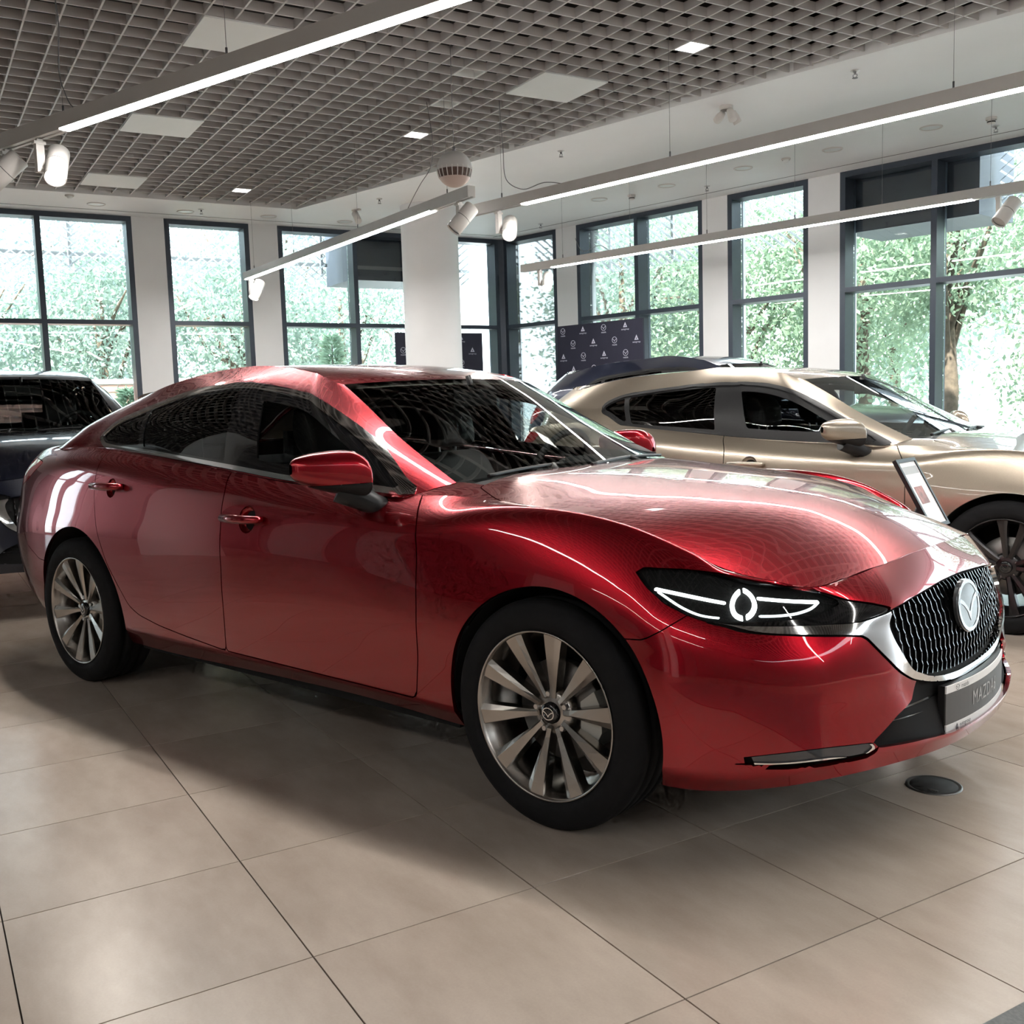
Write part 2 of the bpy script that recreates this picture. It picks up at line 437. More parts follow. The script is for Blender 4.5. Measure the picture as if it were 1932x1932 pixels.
# ------------------------------------------------------------------ sedan surfaces (x forward, y left, z up, front axle x=0)
def sedan_ring():
    def side(xs, wk, zk):
        w = hermite(np.array([k[1] for k in wk])[:, None], [k[0] for k in wk], xs)[:, 0]
        z = hermite(np.array([k[1] for k in zk])[:, None], [k[0] for k in zk], xs)[:, 0]
        return [(x, a, b) for x, a, b in zip(xs, w, z)]
    xs = np.array([-3.15, -2.83, -2.5, -2.1, -1.65, -1.2, -.85, -.6, -.45, -.3, -.15, 0., .15, .28])
    R = {'a': [(-3.84, 0, .33), (-3.83, .28, .33), (-3.79, .5, .32), (-3.70, .64, .31), (-3.56, .74, .29), (-3.4, .80, .27)],
         'b': [(-3.855, 0, .38), (-3.845, .30, .38), (-3.80, .54, .38), (-3.71, .69, .37), (-3.57, .785, .36), (-3.4, .84, .34)],
         'c': [(-3.88, 0, .48), (-3.865, .31, .48), (-3.82, .56, .48), (-3.73, .715, .48), (-3.58, .815, .47), (-3.4, .868, .46)],
         'd': [(-3.90, 0, .68), (-3.885, .31, .68), (-3.84, .57, .68), (-3.745, .725, .67), (-3.60, .828, .66), (-3.4, .88, .64)],
         'e': [(-3.87, 0, .84), (-3.86, .30, .84), (-3.82, .55, .84), (-3.74, .70, .83), (-3.60, .80, .82), (-3.4, .862, .80)],
         'f': [(-3.84, 0, .97), (-3.83, .30, .97), (-3.79, .53, .97), (-3.71, .67, .97), (-3.58, .765, .975), (-3.4, .81, .985)],
         'g': [(-3.80, 0, 1.06), (-3.79, .26, 1.06), (-3.75, .47, 1.062), (-3.68, .60, 1.065), (-3.56, .685, 1.072), (-3.4, .735, 1.085)]}
    S = {'a': side(xs, [(-3.4, .80), (-3.15, .84), (-2.5, .855), (-1, .855), (0, .86), (.4, .862)], [(-3.4, .27), (-2.83, .245), (-2.2, .232), (-1.4, .243), (-.8, .247), (-.4, .235), (.4, .21)]),
         'b': side(xs, [(-3.4, .84), (-3.15, .872), (-2.5, .888), (-1, .892), (0, .892), (.4, .885)], [(-3.4, .34), (-2.83, .31), (-2.2, .30), (-1.2, .297), (-.5, .292), (.4, .26)]),
         'c': side(xs, [(-3.4, .868), (-3.15, .892), (-2.5, .905), (-1, .902), (0, .908), (.4, .90)], [(-3.4, .46), (-2.2, .445), (-.5, .435), (.4, .42)]),
         'd': side(xs, [(-3.4, .88), (-3.15, .902), (-2.83, .914), (-2.1, .916), (-1, .914), (0, .918), (.4, .895)], [(-3.4, .64), (-2.2, .625), (-.5, .60), (.4, .56)]),
         'e': side(xs, [(-3.4, .862), (-3.15, .886), (-2.83, .90), (-2.1, .908), (-1, .908), (-.3, .902), (0, .897), (.15, .892), (.28, .882), (.4, .864)], [(-3.4, .80), (-2.2, .80), (-1, .775), (-.3, .772), (0, .764), (.15, .748), (.28, .720), (.4, .683)]),
         'f': side(xs, [(-3.4, .81), (-3.15, .838), (-2.83, .853), (-2.1, .872), (-1.2, .876), (-.5, .872), (-.14, .842), (.15, .822), (.3, .80), (.416, .77)],
                   [(-3.4, .985), (-3.15, 1.005), (-2.83, 1.017), (-2.5, 1.005), (-2.1, .97), (-1.65, .932), (-1.2, .902), (-.8, .888), (-.5, .886), (-.28, .918), (-.14, .929), (.01, .927), (.156, .91), (.3, .872), (.416, .825)]),
         'g': side(xs, [(-3.4, .735), (-3.15, .755), (-2.83, .772), (-2.57, .785), (-2.1, .80), (-.8, .80), (-.6, .786), (-.45, .768), (-.3, .768), (-.15, .782), (0, .795), (.15, .79), (.3, .772), (.4, .745)],
                   [(-3.4, 1.085), (-3.15, 1.10), (-2.83, 1.107), (-2.57, 1.097), (-2.1, 1.056), (-1.66, 1.017), (-1.27, .981), (-.8, .961), (-.6, .957), (-.45, .957), (-.3, .952), (-.15, .943), (0, .93), (.15, .91), (.3, .872), (.4, .828)])}
    Fr = {'a': [(.40, .862, .21), (.54, .80, .21), (.69, .725, .236), (.80, .63, .260), (.885, .475, .270), (.935, .285, .267), (.952, .12, .264), (.955, 0, .263)],
          'b': [(.40, .885, .26), (.56, .82, .255), (.71, .735, .280), (.815, .635, .312), (.895, .48, .316), (.945, .288, .303), (.963, .12, .298), (.966, 0, .297)],
          'c': [(.40, .90, .42), (.56, .835, .42), (.70, .755, .42), (.79, .665, .42), (.865, .52, .43), (.905, .31, .435), (.92, .12, .435), (.922, 0, .435)],
          'd': [(.40, .895, .56), (.56, .83, .55), (.69, .755, .54), (.785, .665, .535), (.855, .52, .53), (.895, .31, .53), (.91, .12, .53), (.912, 0, .53)],
          'e': [(.40, .864, .683), (.55, .795, .657), (.68, .715, .64), (.77, .63, .63), (.835, .50, .625), (.875, .30, .62), (.893, .12, .62), (.895, 0, .62)],
          'f': [(.416, .77, .825), (.52, .742, .765), (.64, .69, .735), (.74, .60, .712), (.82, .46, .69), (.845, .30, .693), (.853, .12, .698), (.855, 0, .70)],
          'g': [(.40, .745, .828), (.51, .71, .783), (.62, .675, .760), (.705, .625, .745), (.748, .47, .757), (.768, .28, .771), (.782, .12, .777), (.785, 0, .779)]}
    lines = np.array([R[k]+S[k]+Fr[k] for k in 'abcdefg']); lines[:, :, 1] *= -1
    d = lines[3]; st = np.concatenate([[0], np.cumsum(np.linalg.norm(np.diff(d[:, :2], axis=0), axis=1))])
    q = st-st[5]-3.4                                   # q == x along the flank
    i0 = 6; q[i0:i0+len(xs)] = xs; o = q[i0+len(xs)]
    q[i0+len(xs):] += .40-o
    mir = np.array([1, -1, 1.])
    ext = np.concatenate([lines[:, 1:2]*mir, lines, lines[:, -2:-1]*mir], 1); qe = np.concatenate([[2*q[0]-q[1]], q, [2*q[-1]-q[-2]]])
    TV = np.array([0, .05, .2, .38, .54, .66, .76])
    nu = [1]+[max(3, int(round((q[i+1]-q[i])/.02))) for i in range(len(q)-1)]+[1]
    G, tu, tv = net(ext, qe, TV, nu, [4, 9, 11, 10, 10, 8], crease=(1,))
    G = G[1:-1]; tu = tu[1:-1]
    Q = np.stack([np.repeat(tu[:, None], len(tv), 1), G[:, :, 2]], 2)
    return grid_tm(G, Q), lines, q

def sedan_hood(lines, q):
    """edge = top line of the ring from x=-.62 to the front centre; Q = (x, y)"""
    g = lines[6]
    E = np.array([(-.66, -.792, .958)]+[tuple(p) for p in g if p[0] > -.63 and p[1] < -.5]+[(.735, -.565, .7505)])
    T = np.concatenate([[0], np.cumsum(np.linalg.norm(np.diff(E, axis=0), axis=1))])
    n = 75; t = np.linspace(0, T[-1], n); Ed = hermite(E, T, t)
    u = t/T[-1]
    cx = np.interp(u, [0, 1], [-.47, .787]); cz = hermite(np.array([1.012, 1.010, .993, .959, .906, .850, .7785])[:, None], [0, .12, .35, .58, .78, .9, 1.0], u)[:, 0]
    m = 40; s = np.linspace(0, 1, m)
    G = np.zeros((n, m, 3))
    for j, sj in enumerate(s):
        yy = Ed[:, 1]*(1-sj)
        h = 1-(1-sj)**(2.0+3.2*np.exp(-(u/.22)**2))
        G[:, j, 0] = Ed[:, 0]+(cx-Ed[:, 0])*(1-(1-sj)**1.8)
        ridge = .0*np.exp(-((np.abs(yy)-(.50-.16*u))/.055)**2)*np.clip(u/.15, 0, 1)*np.clip((1-u)/.25, 0, 1)
        G[:, j, 1] = yy; G[:, j, 2] = Ed[:, 2]+(cz-Ed[:, 2])*h+ridge
    Q = G[:, :, :2].copy()
    return grid_tm(G, Q)

GH_ST = {  # stations of the cabin shell: base, mid, window top, roof edge
    'ws0': [(-.37, 0, .965), (-.74, 0, 1.160), (-1.0, 0, 1.300), (-1.11, 0, 1.356)],
    'ws1': [(-.41, .33, .970), (-.77, .31, 1.158), (-1.028, .297, 1.298), (-1.138, .285, 1.354)],
    'wse': [(-.548, .662, .990), (-.855, .616, 1.133), (-1.098, .577, 1.270), (-1.235, .556, 1.343)],
    'apl': [(-.585, .735, .975), (-.885, .668, 1.130), (-1.155, .610, 1.279), (-1.275, .570, 1.354)],
    'apo': [(-.62, .787, .957), (-.89, .722, 1.112), (-1.20, .650, 1.272), (-1.332, .563, 1.373)],
    's1': [(-.95, .80, .967), (-1.13, .752, 1.118), (-1.345, .640, 1.310), (-1.43, .545, 1.396)],
    's2': [(-1.30, .80, .984), (-1.40, .745, 1.15), (-1.545, .627, 1.343), (-1.60, .530, 1.423)],
    's3': [(-1.665, .80, 1.017), (-1.70, .745, 1.19), (-1.745, .620, 1.370), (-1.80, .520, 1.441)],
    's4': [(-2.06, .80, 1.053), (-2.05, .745, 1.21), (-2.05, .624, 1.362), (-2.05, .522, 1.438)],
    's5': [(-2.35, .792, 1.078), (-2.33, .745, 1.205), (-2.31, .640, 1.327), (-2.28, .538, 1.416)],
    's6': [(-2.62, .783, 1.101), (-2.58, .742, 1.19), (-2.53, .668, 1.277), (-2.48, .560, 1.383)],
    's7': [(-2.90, .768, 1.106), (-2.83, .728, 1.18), (-2.75, .665, 1.262), (-2.66, .572, 1.342)],
    'ce': [(-3.25, .735, 1.098), (-3.16, .69, 1.16), (-3.02, .63, 1.235), (-2.82, .565, 1.308)],
    'rw': [(-3.42, .60, 1.10), (-3.26, .57, 1.168), (-3.05, .53, 1.252), (-2.80, .50, 1.332)],
    'rw1': [(-3.50, .30, 1.11), (-3.31, .29, 1.185), (-3.05, .28, 1.29), (-2.72, .27, 1.385)],
    'rw0': [(-3.52, 0, 1.112), (-3.33, 0, 1.188), (-3.05, 0, 1.30), (-2.70, 0, 1.398)]}

def shell(gh, nu_len=.02, nv=(9, 9, 5)):
    """cabin shell of one side in three sheets: windshield, flank, rear window"""
    keys = list(gh); L = np.array(list(gh.values())).transpose(1, 0, 2).copy(); L[:, :, 1] *= -1
    T = np.concatenate([[0], np.cumsum(np.linalg.norm(np.diff(L[1], axis=0), axis=1))]); mir = np.array([1, -1, 1.])
    i0, i1 = keys.index('wse'), keys.index('rw'); out = []
    for a, b in ((0, i0), (i0, i1), (i1, len(keys)-1)):
        l = L[:, a:b+1]; t = T[a:b+1]; pre = post = False
        if a == 0: l = np.concatenate([l[:, 1:2]*mir, l], 1); t = np.concatenate([[2*t[0]-t[1]], t]); pre = True
        if b == len(keys)-1: l = np.concatenate([l, l[:, -2:-1]*mir], 1); t = np.concatenate([t, [2*t[-1]-t[-2]]]); post = True
        nu = [max(3, int(round((t[i+1]-t[i])/nu_len))) for i in range(len(t)-1)]
        if pre: nu[0] = 1
        if post: nu[-1] = 1
        G, tu, tv = net(l, t, np.array([0, .2, .4, .5]), nu, nv)
        if pre: G = G[1:]; tu = tu[1:]
        if post: G = G[:-1]; tu = tu[:-1]
        Q = np.stack([np.repeat(tu[:, None], len(tv), 1), np.repeat(tv[None], len(tu), 0)], 2)
        out.append(grid_tm(G[:, ::-1].copy(), Q[:, ::-1].copy()))
    return out

def cap(edge, centre, n=60, m=24, pw=2.2):
    """surface from a side edge line to the centre line (roof, boot lid)"""
    edge = np.array(edge, float); edge[:, 1] *= -1; centre = np.array(centre, float)
    T = np.linspace(0, 1, len(edge)); t = np.linspace(0, 1, n)
    E = hermite(edge, T, t); C = hermite(centre, np.linspace(0, 1, len(centre)), t)
    G = np.zeros((n, m, 3))
    for j, s in enumerate(np.linspace(0, 1, m)):
        G[:, j, 0] = E[:, 0]+(C[:, 0]-E[:, 0])*(1-(1-s)**2)
        G[:, j, 1] = E[:, 1]*(1-s)
        G[:, j, 2] = E[:, 2]+(C[:, 2]-E[:, 2])*(1-(1-s)**pw)
    return G

def smooth_join(a, b, r=.02):
    """share normals where two surfaces meet"""
    for x, y in ((a, b),):
        bx = np.unique(x.boundary()); by = np.unique(y.boundary())
        nx = x.N[bx].copy(); ny = y.N[by].copy()
        D = np.linalg.norm(x.V[bx][:, None]-y.V[by][None], axis=2)
        j = D.argmin(1); ok = D[np.arange(len(bx)), j] < r
        m = nx[ok]+ny[j[ok]]; m /= np.linalg.norm(m, axis=1, keepdims=True)
        i = D.argmin(0); ok2 = D[i, np.arange(len(by))] < r
        m2 = ny[ok2]+nx[i[ok2]]; m2 /= np.linalg.norm(m2, axis=1, keepdims=True)
        x.N[bx[ok]] = m; y.N[by[ok2]] = m2
# ------------------------------------------------------------------ floor tiles
def tile_material():
    m = bpy.data.materials.new('floor_tile'); m.use_nodes = True; nt = m.node_tree; b = nt.nodes['Principled BSDF']
    g = nt.nodes.new('ShaderNodeNewGeometry'); oi = nt.nodes.new('ShaderNodeObjectInfo')
    cmb = nt.nodes.new('ShaderNodeCombineXYZ'); mul = nt.nodes.new('ShaderNodeMath'); mul.operation = 'MULTIPLY'; mul.inputs[1].default_value = 37.
    nt.links.new(oi.outputs['Random'], mul.inputs[0]); nt.links.new(mul.outputs[0], cmb.inputs[2])
    ad = nt.nodes.new('ShaderNodeVectorMath'); ad.operation = 'ADD'; nt.links.new(g.outputs['Position'], ad.inputs[0]); nt.links.new(cmb.outputs[0], ad.inputs[1])
    mp = nt.nodes.new('ShaderNodeMapping'); mp.inputs['Scale'].default_value = (2.2, 5.0, 1); mp.inputs['Rotation'].default_value = (0, 0, 0)
    nt.links.new(ad.outputs[0], mp.inputs['Vector'])
    n1 = nt.nodes.new('ShaderNodeTexNoise'); n1.inputs['Scale'].default_value = 1.0; n1.inputs['Detail'].default_value = 7; n1.inputs['Roughness'].default_value = .6
    nt.links.new(mp.outputs[0], n1.inputs['Vector'])
    r = nt.nodes.new('ShaderNodeValToRGB'); e = r.color_ramp.elements; e[0].position = .28; e[1].position = .74
    e[0].color = (.37, .295, .24, 1); e[1].color = (.52, .435, .365, 1)
    nt.links.new(n1.outputs['Fac'], r.inputs['Fac'])
    n2 = nt.nodes.new('ShaderNodeTexNoise'); n2.inputs['Scale'].default_value = 160; n2.inputs['Detail'].default_value = 3; nt.links.new(g.outputs['Position'], n2.inputs['Vector'])
    hs = nt.nodes.new('ShaderNodeHueSaturation'); mr = nt.nodes.new('ShaderNodeMapRange'); mr.inputs['To Min'].default_value = .93; mr.inputs['To Max'].default_value = 1.05
    ml = nt.nodes.new('ShaderNodeMath'); ml.operation = 'MULTIPLY'
    m2 = nt.nodes.new('ShaderNodeMapRange'); m2.inputs['To Min'].default_value = .94; m2.inputs['To Max'].default_value = 1.06
    nt.links.new(oi.outputs['Random'], mr.inputs['Value']); nt.links.new(n2.outputs['Fac'], m2.inputs['Value'])
    nt.links.new(mr.outputs[0], ml.inputs[0]); nt.links.new(m2.outputs[0], ml.inputs[1]); nt.links.new(ml.outputs[0], hs.inputs['Value'])
    nt.links.new(r.outputs['Color'], hs.inputs['Color']); nt.links.new(hs.outputs[0], b.inputs['Base Color'])
    b.inputs['Roughness'].default_value = .27; b.inputs['Specular IOR Level'].default_value = .5
    bp = nt.nodes.new('ShaderNodeBump'); bp.inputs['Strength'].default_value = .03; bp.inputs['Distance'].default_value = .005
    nt.links.new(n1.outputs['Fac'], bp.inputs['Height']); nt.links.new(bp.outputs['Normal'], b.inputs['Normal'])
    return m
MATS['floor_tile'] = tile_material()
mat('grout', (.05, .04, .034), .9, noise=.1, nscale=30)
U0, U1, V0 = -11.05, 8.0, -10.0
WA = Vector((-7.55, 8.82, 0)); WE = Vector((math.cos(math.radians(-5.138)), math.sin(math.radians(-5.138)), 0)); WN = Vector((-WE.y, WE.x, 0))  # right wall line, outward normal
def wr(s, out, z): p = WA+WE*s+WN*out; return Vector((p.x, p.y, z))
WALL_H = 3.76
cor = wr(-1.155, 0, 0)
end = wr(16.2, 0, 0)
floor = MB().prism([tuple(rw(U0-.4, V0-.4)[:2]), tuple(rw(U1+.4, V0-.4)[:2]), tuple(wr(17, .6, 0)[:2]), tuple(wr(-1.6, .6, 0)[:2])], -.12, -.0045).build('floor', 'grout')
tag(floor, kind='structure')
TS, TU0, TV0 = .5973, -1.219, -1.676
h = TS/2-.0018; c = .0004
tile_me = bpy.data.meshes.new('tile')
tile_me.from_pydata([(-h, -h, -.006), (h, -h, -.006), (h, h, -.006), (-h, h, -.006), (-h, -h, -c), (h, -h, -c), (h, h, -c), (-h, h, -c), (-h+c, -h+c, 0), (h-c, -h+c, 0), (h-c, h-c, 0), (-h+c, h-c, 0)], [],
                    [(0, 1, 5, 4), (1, 2, 6, 5), (2, 3, 7, 6), (3, 0, 4, 7), (4, 5, 9, 8), (5, 6, 10, 9), (6, 7, 11, 10), (7, 4, 8, 11), (8, 9, 10, 11)]); tile_me.update()
tile_me.materials.append(MATS['floor_tile'])
cam_R = Euler(cam.rotation_euler).to_matrix(); cam_back = Matrix.Rotation(math.radians(TURN), 3, 'Z')
def to_px(p):
    d = cam_R.transposed() @ (cam_back @ Vector(p)-CAM_LOC)
    if d.z > -.1: return None
    return 966+1922.56*d.x/-d.z, 966-1922.56*d.y/-d.z, -d.z
cells = []
for i in range(-17, 16):
    for j in range(-15, 18):
        u, v = TU0+(i+.5)*TS, TV0+(j+.5)*TS; p = rw(u, v)
        if u < U0-.25 or u > U1+.2 or v < V0-.2 or (p-WA).dot(WN) > .25: continue
        q = to_px(p); show = q is not None and -260 < q[0] < 2190 and 700 < q[1] < 2250
        cells.append((0 if show else 1, (cam_back @ p-CAM_LOC).length, p))
cells.sort(key=lambda t: (t[0], t[1]))
rest = MB()
for k, (hid, dist, p) in enumerate(cells):
    if k < 300 and not hid:
        o = link('tile', tile_me, None, floor); o.location = p; o.rotation_euler = (0, 0, TH)
    else:
        rest.M = Matrix.Translation(p) @ Matrix.Rotation(TH, 4, 'Z'); rest.add([(-h, -h, -.006), (h, -h, -.006), (h, h, -.006), (-h, h, -.006), (-h, -h, 0), (h, -h, 0), (h, h, 0), (-h, h, 0)], [(0, 1, 5, 4), (1, 2, 6, 5), (2, 3, 7, 6), (3, 0, 4, 7), (4, 5, 6, 7)])
o = rest.build('tile_field', 'floor_tile', floor); tag(o, kind='stuff')

# ------------------------------------------------------------------ walls and windows
FR, DEP = .065, .25
win_no = [0]
def window(P, a0, a1, mull, z0=.04, z1=WALL_H, tr=2.4355, closers=()):
    """P(s, out, z) -> point; one framed window with its panes"""
    win_no[0] += 1; nm = 'window_%d' % win_no[0]; f = MB()
    def blk(s0, s1, z_0, z_1, o0=0., o1=DEP):
        v = [P(s, o, z) for z in (z_0, z_1) for s, o in ((s0, o0), (s1, o0), (s1, o1), (s0, o1))]
        f.add(v, [(0, 3, 2, 1), (4, 5, 6, 7), (0, 1, 5, 4), (1, 2, 6, 5), (2, 3, 7, 6), (3, 0, 4, 7)])
    blk(a0, a0+FR, z0, z1); blk(a1-FR, a1, z0, z1); blk(a0+FR, a1-FR, z1-FR, z1); blk(a0+FR, a1-FR, z0, z0+FR)
    cuts = [a0+FR/2]+list(mull)+[a1-FR/2]
    for m in mull: blk(m-FR/2, m+FR/2, z0+FR, z1-FR)
    for l, r in zip(cuts[:-1], cuts[1:]): blk(l+FR/2, r-FR/2, tr-.028, tr+.028, 0., DEP)
    w = f.build(nm, 'frame_anthracite'); tag(w, kind='structure')
    for l, r in zip(cuts[:-1], cuts[1:]):
        for b, t in ((z0+FR, tr-.028), (tr+.028, z1-FR)):
            g = MB(); v = [P(s, o, z) for z in (b, t) for s, o in ((l+FR/2, DEP-.05), (r-FR/2, DEP-.05), (r-FR/2, DEP-.038), (l+FR/2, DEP-.038))]
            g.add(v, [(0, 3, 2, 1), (4, 5, 6, 7), (0, 1, 5, 4), (1, 2, 6, 5), (2, 3, 7, 6), (3, 0, 4, 7)]); g.build('pane', 'window_glass', w)
    return w
PL = lambda s, o, z: rw(U0-o, s, z)
PR = lambda s, o, z: wr(s, o, z)
left_w = [(-9.6, -8.0, (-8.8,)), (-3.75, .295, (-2.87, -1.83, -.80)), (.695, 1.795, ()), (2.19, 4.26, (3.305,)), (4.62, 5.66, ())]
right_w = [(-1.10, .005, ()), (.405, 2.575, (1.49,)), (2.957, 4.075, ()), (4.478, 8.75, (5.565, 6.62, 7.68)), (9.2, 13.4, (10.2, 11.25, 12.3))]
for a0, a1, m in left_w: window(PL, a0, a1, m)
for a0, a1, m in right_w: window(PR, a0, a1, m)
def piers(P, spans, lo, hi, name):
    b = MB(); e = [lo]+[x for s in spans for x in s[:2]]+[hi]
    for l, r in zip(e[0::2], e[1::2]):
        if r-l < .01: continue
        v = [P(s, o, z) for z in (0, WALL_H) for s, o in ((l, 0), (r, 0), (r, .4), (l, .4))]
        b.add(v, [(0, 3, 2, 1), (4, 5, 6, 7), (0, 1, 5, 4), (1, 2, 6, 5), (2, 3, 7, 6), (3, 0, 4, 7)])
    for l, r, _ in spans:                       # thresholds
        v = [P(s, o, z) for z in (0, .04) for s, o in ((l, 0), (r, 0), (r, .4), (l, .4))]
        b.add(v, [(0, 3, 2, 1), (4, 5, 6, 7), (0, 1, 5, 4), (1, 2, 6, 5), (2, 3, 7, 6), (3, 0, 4, 7)])
    return tag(b.build(name, 'white_paint'), kind='structure')
piers(PL, left_w, V0-.4, 5.66, 'wall_left'); piers(PR, right_w, -1.10, 17, 'wall_right')
cp = MB().prism([tuple(p[:2]) for p in (rw(U0+.0, 5.66), wr(-1.10, 0, 0), wr(-1.10, .25, 0), wr(-1.35, .25, 0), rw(U0-.25, 5.9), rw(U0-.25, 5.66))], 0, WALL_H).build('wall_corner', 'frame_anthracite'); tag(cp, kind='structure')
b = MB(); b.add([rw(U0-.4, V0, z) for z in (0, WALL_H)]+[rw(U1, V0, z) for z in (0, WALL_H)]+[rw(U0-.4, V0-.3, z) for z in (0, WALL_H)]+[rw(U1, V0-.3, z) for z in (0, WALL_H)], [(0, 2, 3, 1), (4, 5, 7, 6), (1, 3, 7, 5), (0, 4, 6, 2), (0, 1, 5, 4), (2, 6, 7, 3)])
tag(b.build('wall_back', 'wall_grey'), kind='structure')
b = MB(); ve = 12.
b.add([rw(U1, V0-.3, z) for z in (0, WALL_H)]+[rw(U1, ve, z) for z in (0, WALL_H)]+[rw(U1+.3, V0-.3, z) for z in (0, WALL_H)]+[rw(U1+.3, ve, z) for z in (0, WALL_H)], [(0, 2, 3, 1), (4, 5, 7, 6), (1, 3, 7, 5), (0, 4, 6, 2), (0, 1, 5, 4), (2, 6, 7, 3)])
tag(b.build('wall_far', 'wall_grey'), kind='structure')

# ------------------------------------------------------------------ ceiling: plain border, open cell grid, dark deck above
SE = -9.80
sA, sB = Vector((-8.715, 5.068, 0)), Vector((-.177, 4.58, 0)); sD = (sB-sA).normalized()
def soff(s): p = sA+sD*s; return p
i0 = sA; iR = soff(18.)
ring_out = [rw(U0-.4, V0-.3), rw(SE, V0-.3), i0, iR, wr(17, .4, 0), wr(-1.5, .4, 0), rw(U0-.4, 6.0)]
bd = MB().prism([tuple(p[:2]) for p in ring_out[:3]]+[tuple(p[:2]) for p in ring_out[6:7]], WALL_H, WALL_H+.10)
bd.prism([tuple(p[:2]) for p in (ring_out[2], ring_out[3], ring_out[4], ring_out[5], ring_out[6])], WALL_H, WALL_H+.10)
tag(bd.build('ceiling_border', 'soffit_paint'), kind='structure')
# dark strips painted as the shade in a border groove, parallel to the walls
gv = MB(); gv.bar(rw(U0+.30, V0, WALL_H-.0005), rw(U0+.30, 5.55, WALL_H-.0005), .014, .003); gv.bar(wr(-1.0, -.30, WALL_H-.0005), wr(16, -.30, WALL_H-.0005), .014, .003)
mat('groove_shadow', (.12, .12, .125), .8); tag(gv.build('trim_1', 'groove_shadow'), kind='structure')
deck = MB().prism([tuple(p[:2]) for p in (rw(U0-.5, V0-.5), rw(U1+.5, V0-.5), wr(17.5, .6, 0), wr(-1.7, .6, 0))], 4.42, 4.6).build('ceiling', 'deck_dark'); tag(deck, kind='structure')
fa = MB(); pts = [rw(U0-.4, V0-.3), rw(U1+.3, V0-.3), wr(17, .4, 0), wr(-1.5, .4, 0)]
for p, q in zip(pts, pts[1:]+pts[:1]): fa.bar((p.x, p.y, (WALL_H+4.5)/2), (q.x, q.y, (WALL_H+4.5)/2), .1, 4.5-WALL_H)
tag(fa.build('wall_parapet', 'deck_dark'), kind='structure')
slat_me = bpy.data.meshes.new('slat'); SW, SH = .012, .062
slat_me.from_pydata([(x, y, z) for x in (0, 1) for y, z in ((-SW/2, 0), (SW/2, 0), (SW/2, SH), (-SW/2, SH))], [], [(0, 1, 5, 4), (1, 2, 6, 5), (2, 3, 7, 6), (3, 0, 4, 7), (0, 3, 2, 1), (4, 5, 6, 7)]); slat_me.update()
slat_me.materials.append(MATS['slat_grey'])
slat_me2 = slat_me.copy()
for v in slat_me2.vertices: v.co.z = v.co.z*.97+.001
GZ = 3.785; CE = .199
gu0, gv0 = -6.474-.002, -.525          # a grid crossing measured at a white panel corner
def slat(p, q, me):
    d = q-p; o = link('slat', me, None, deck); o.location = (p.x, p.y, GZ); o.rotation_euler = (0, 0, math.atan2(d.y, d.x)); o.scale = (d.length, 1, 1)
sAu, sAv = to_uv(sA.x, sA.y); sdu, sdv = to_uv(sD.x, sD.y)
for k in range(-60, 60):
    v = gv0+k*CE                          # slats along U
    if V0-.2 < v:
        ue = U1
        if v > sAv: ue = None
        if ue is not None: slat(rw(SE-.05, v), rw(U1, v), slat_me)
        elif v < sAv+5.6:
            t = (v-sAv)/sdv; us = sAu+t*sdu-.1
            if us < U1-.2: slat(rw(us, v), rw(U1, v), slat_me)
    u = gu0+k*CE                          # slats along V
    if SE-.02 < u < U1:
        t = (u-sAu)/sdu; vt = sAv+t*sdv+.1
        slat(rw(u, V0-.2), rw(u, vt), slat_me2)
# dark service ducts just above the grid near the border are left to the deck
# ------------------------------------------------------------------ round column
def column(x, y, r, parent_name='column'):
    c = MB().lathe([(r, 0), (r, WALL_H)], 64).build(parent_name, 'white_paint', None, (x, y, 0)); return tag(c, kind='structure')
column(-7.53, 6.22, .36); column(-6.5, -3.75, .36); column(*rw(3.2, -6.4)[:2], .36)

# unseen white and dark panels added on the walls for the paintwork to reflect
for i, (u0, u1) in enumerate(((-7.0, -6.1), (-5.6, -4.9), (-2.6, -1.4), (2.9, 3.8))):
    b = MB(); b.add([rw(u, V0+o, z) for z in (0, 3.1) for u, o in ((u0, 0), (u1, 0), (u1, .08), (u0, .08))], [(0, 3, 2, 1), (4, 5, 6, 7), (0, 1, 5, 4), (1, 2, 6, 5), (2, 3, 7, 6), (3, 0, 4, 7)]); tag(b.build('trim_%d' % (i+2), 'white_paint'), kind='structure')
mat('panel_dark', (.03, .03, .035), .5, noise=.1, nscale=5); mat('desk_white', (.75, .74, .72), .4)
for i, (v0, v1) in enumerate(((-7.6, -6.6), (-5.9, -4.6))):  # added dark panels for dark shapes in the reflections, no real doors
    b = MB(); b.add([rw(U0+o, v, z) for z in (0, 2.5) for v, o in ((v0, 0), (v1, 0), (v1, .05), (v0, .05))], [(0, 3, 2, 1), (4, 5, 6, 7), (0, 1, 5, 4), (1, 2, 6, 5), (2, 3, 7, 6), (3, 0, 4, 7)]); tag(b.build('door_%d' % (i+1), 'panel_dark'), kind='structure')
for i, (u0, u1) in enumerate(((-9.5, -7.2), (-4.6, -2.8), (.2, 2.6), (4.2, 6.4))):
    b = MB(); b.add([rw(u, V0+o, z) for z in (0, 2.7) for u, o in ((u0, 0), (u1, 0), (u1, .05), (u0, .05))], [(0, 3, 2, 1), (4, 5, 6, 7), (0, 1, 5, 4), (1, 2, 6, 5), (2, 3, 7, 6), (3, 0, 4, 7)]); tag(b.build('door_%d' % (i+3), 'panel_dark'), kind='structure')
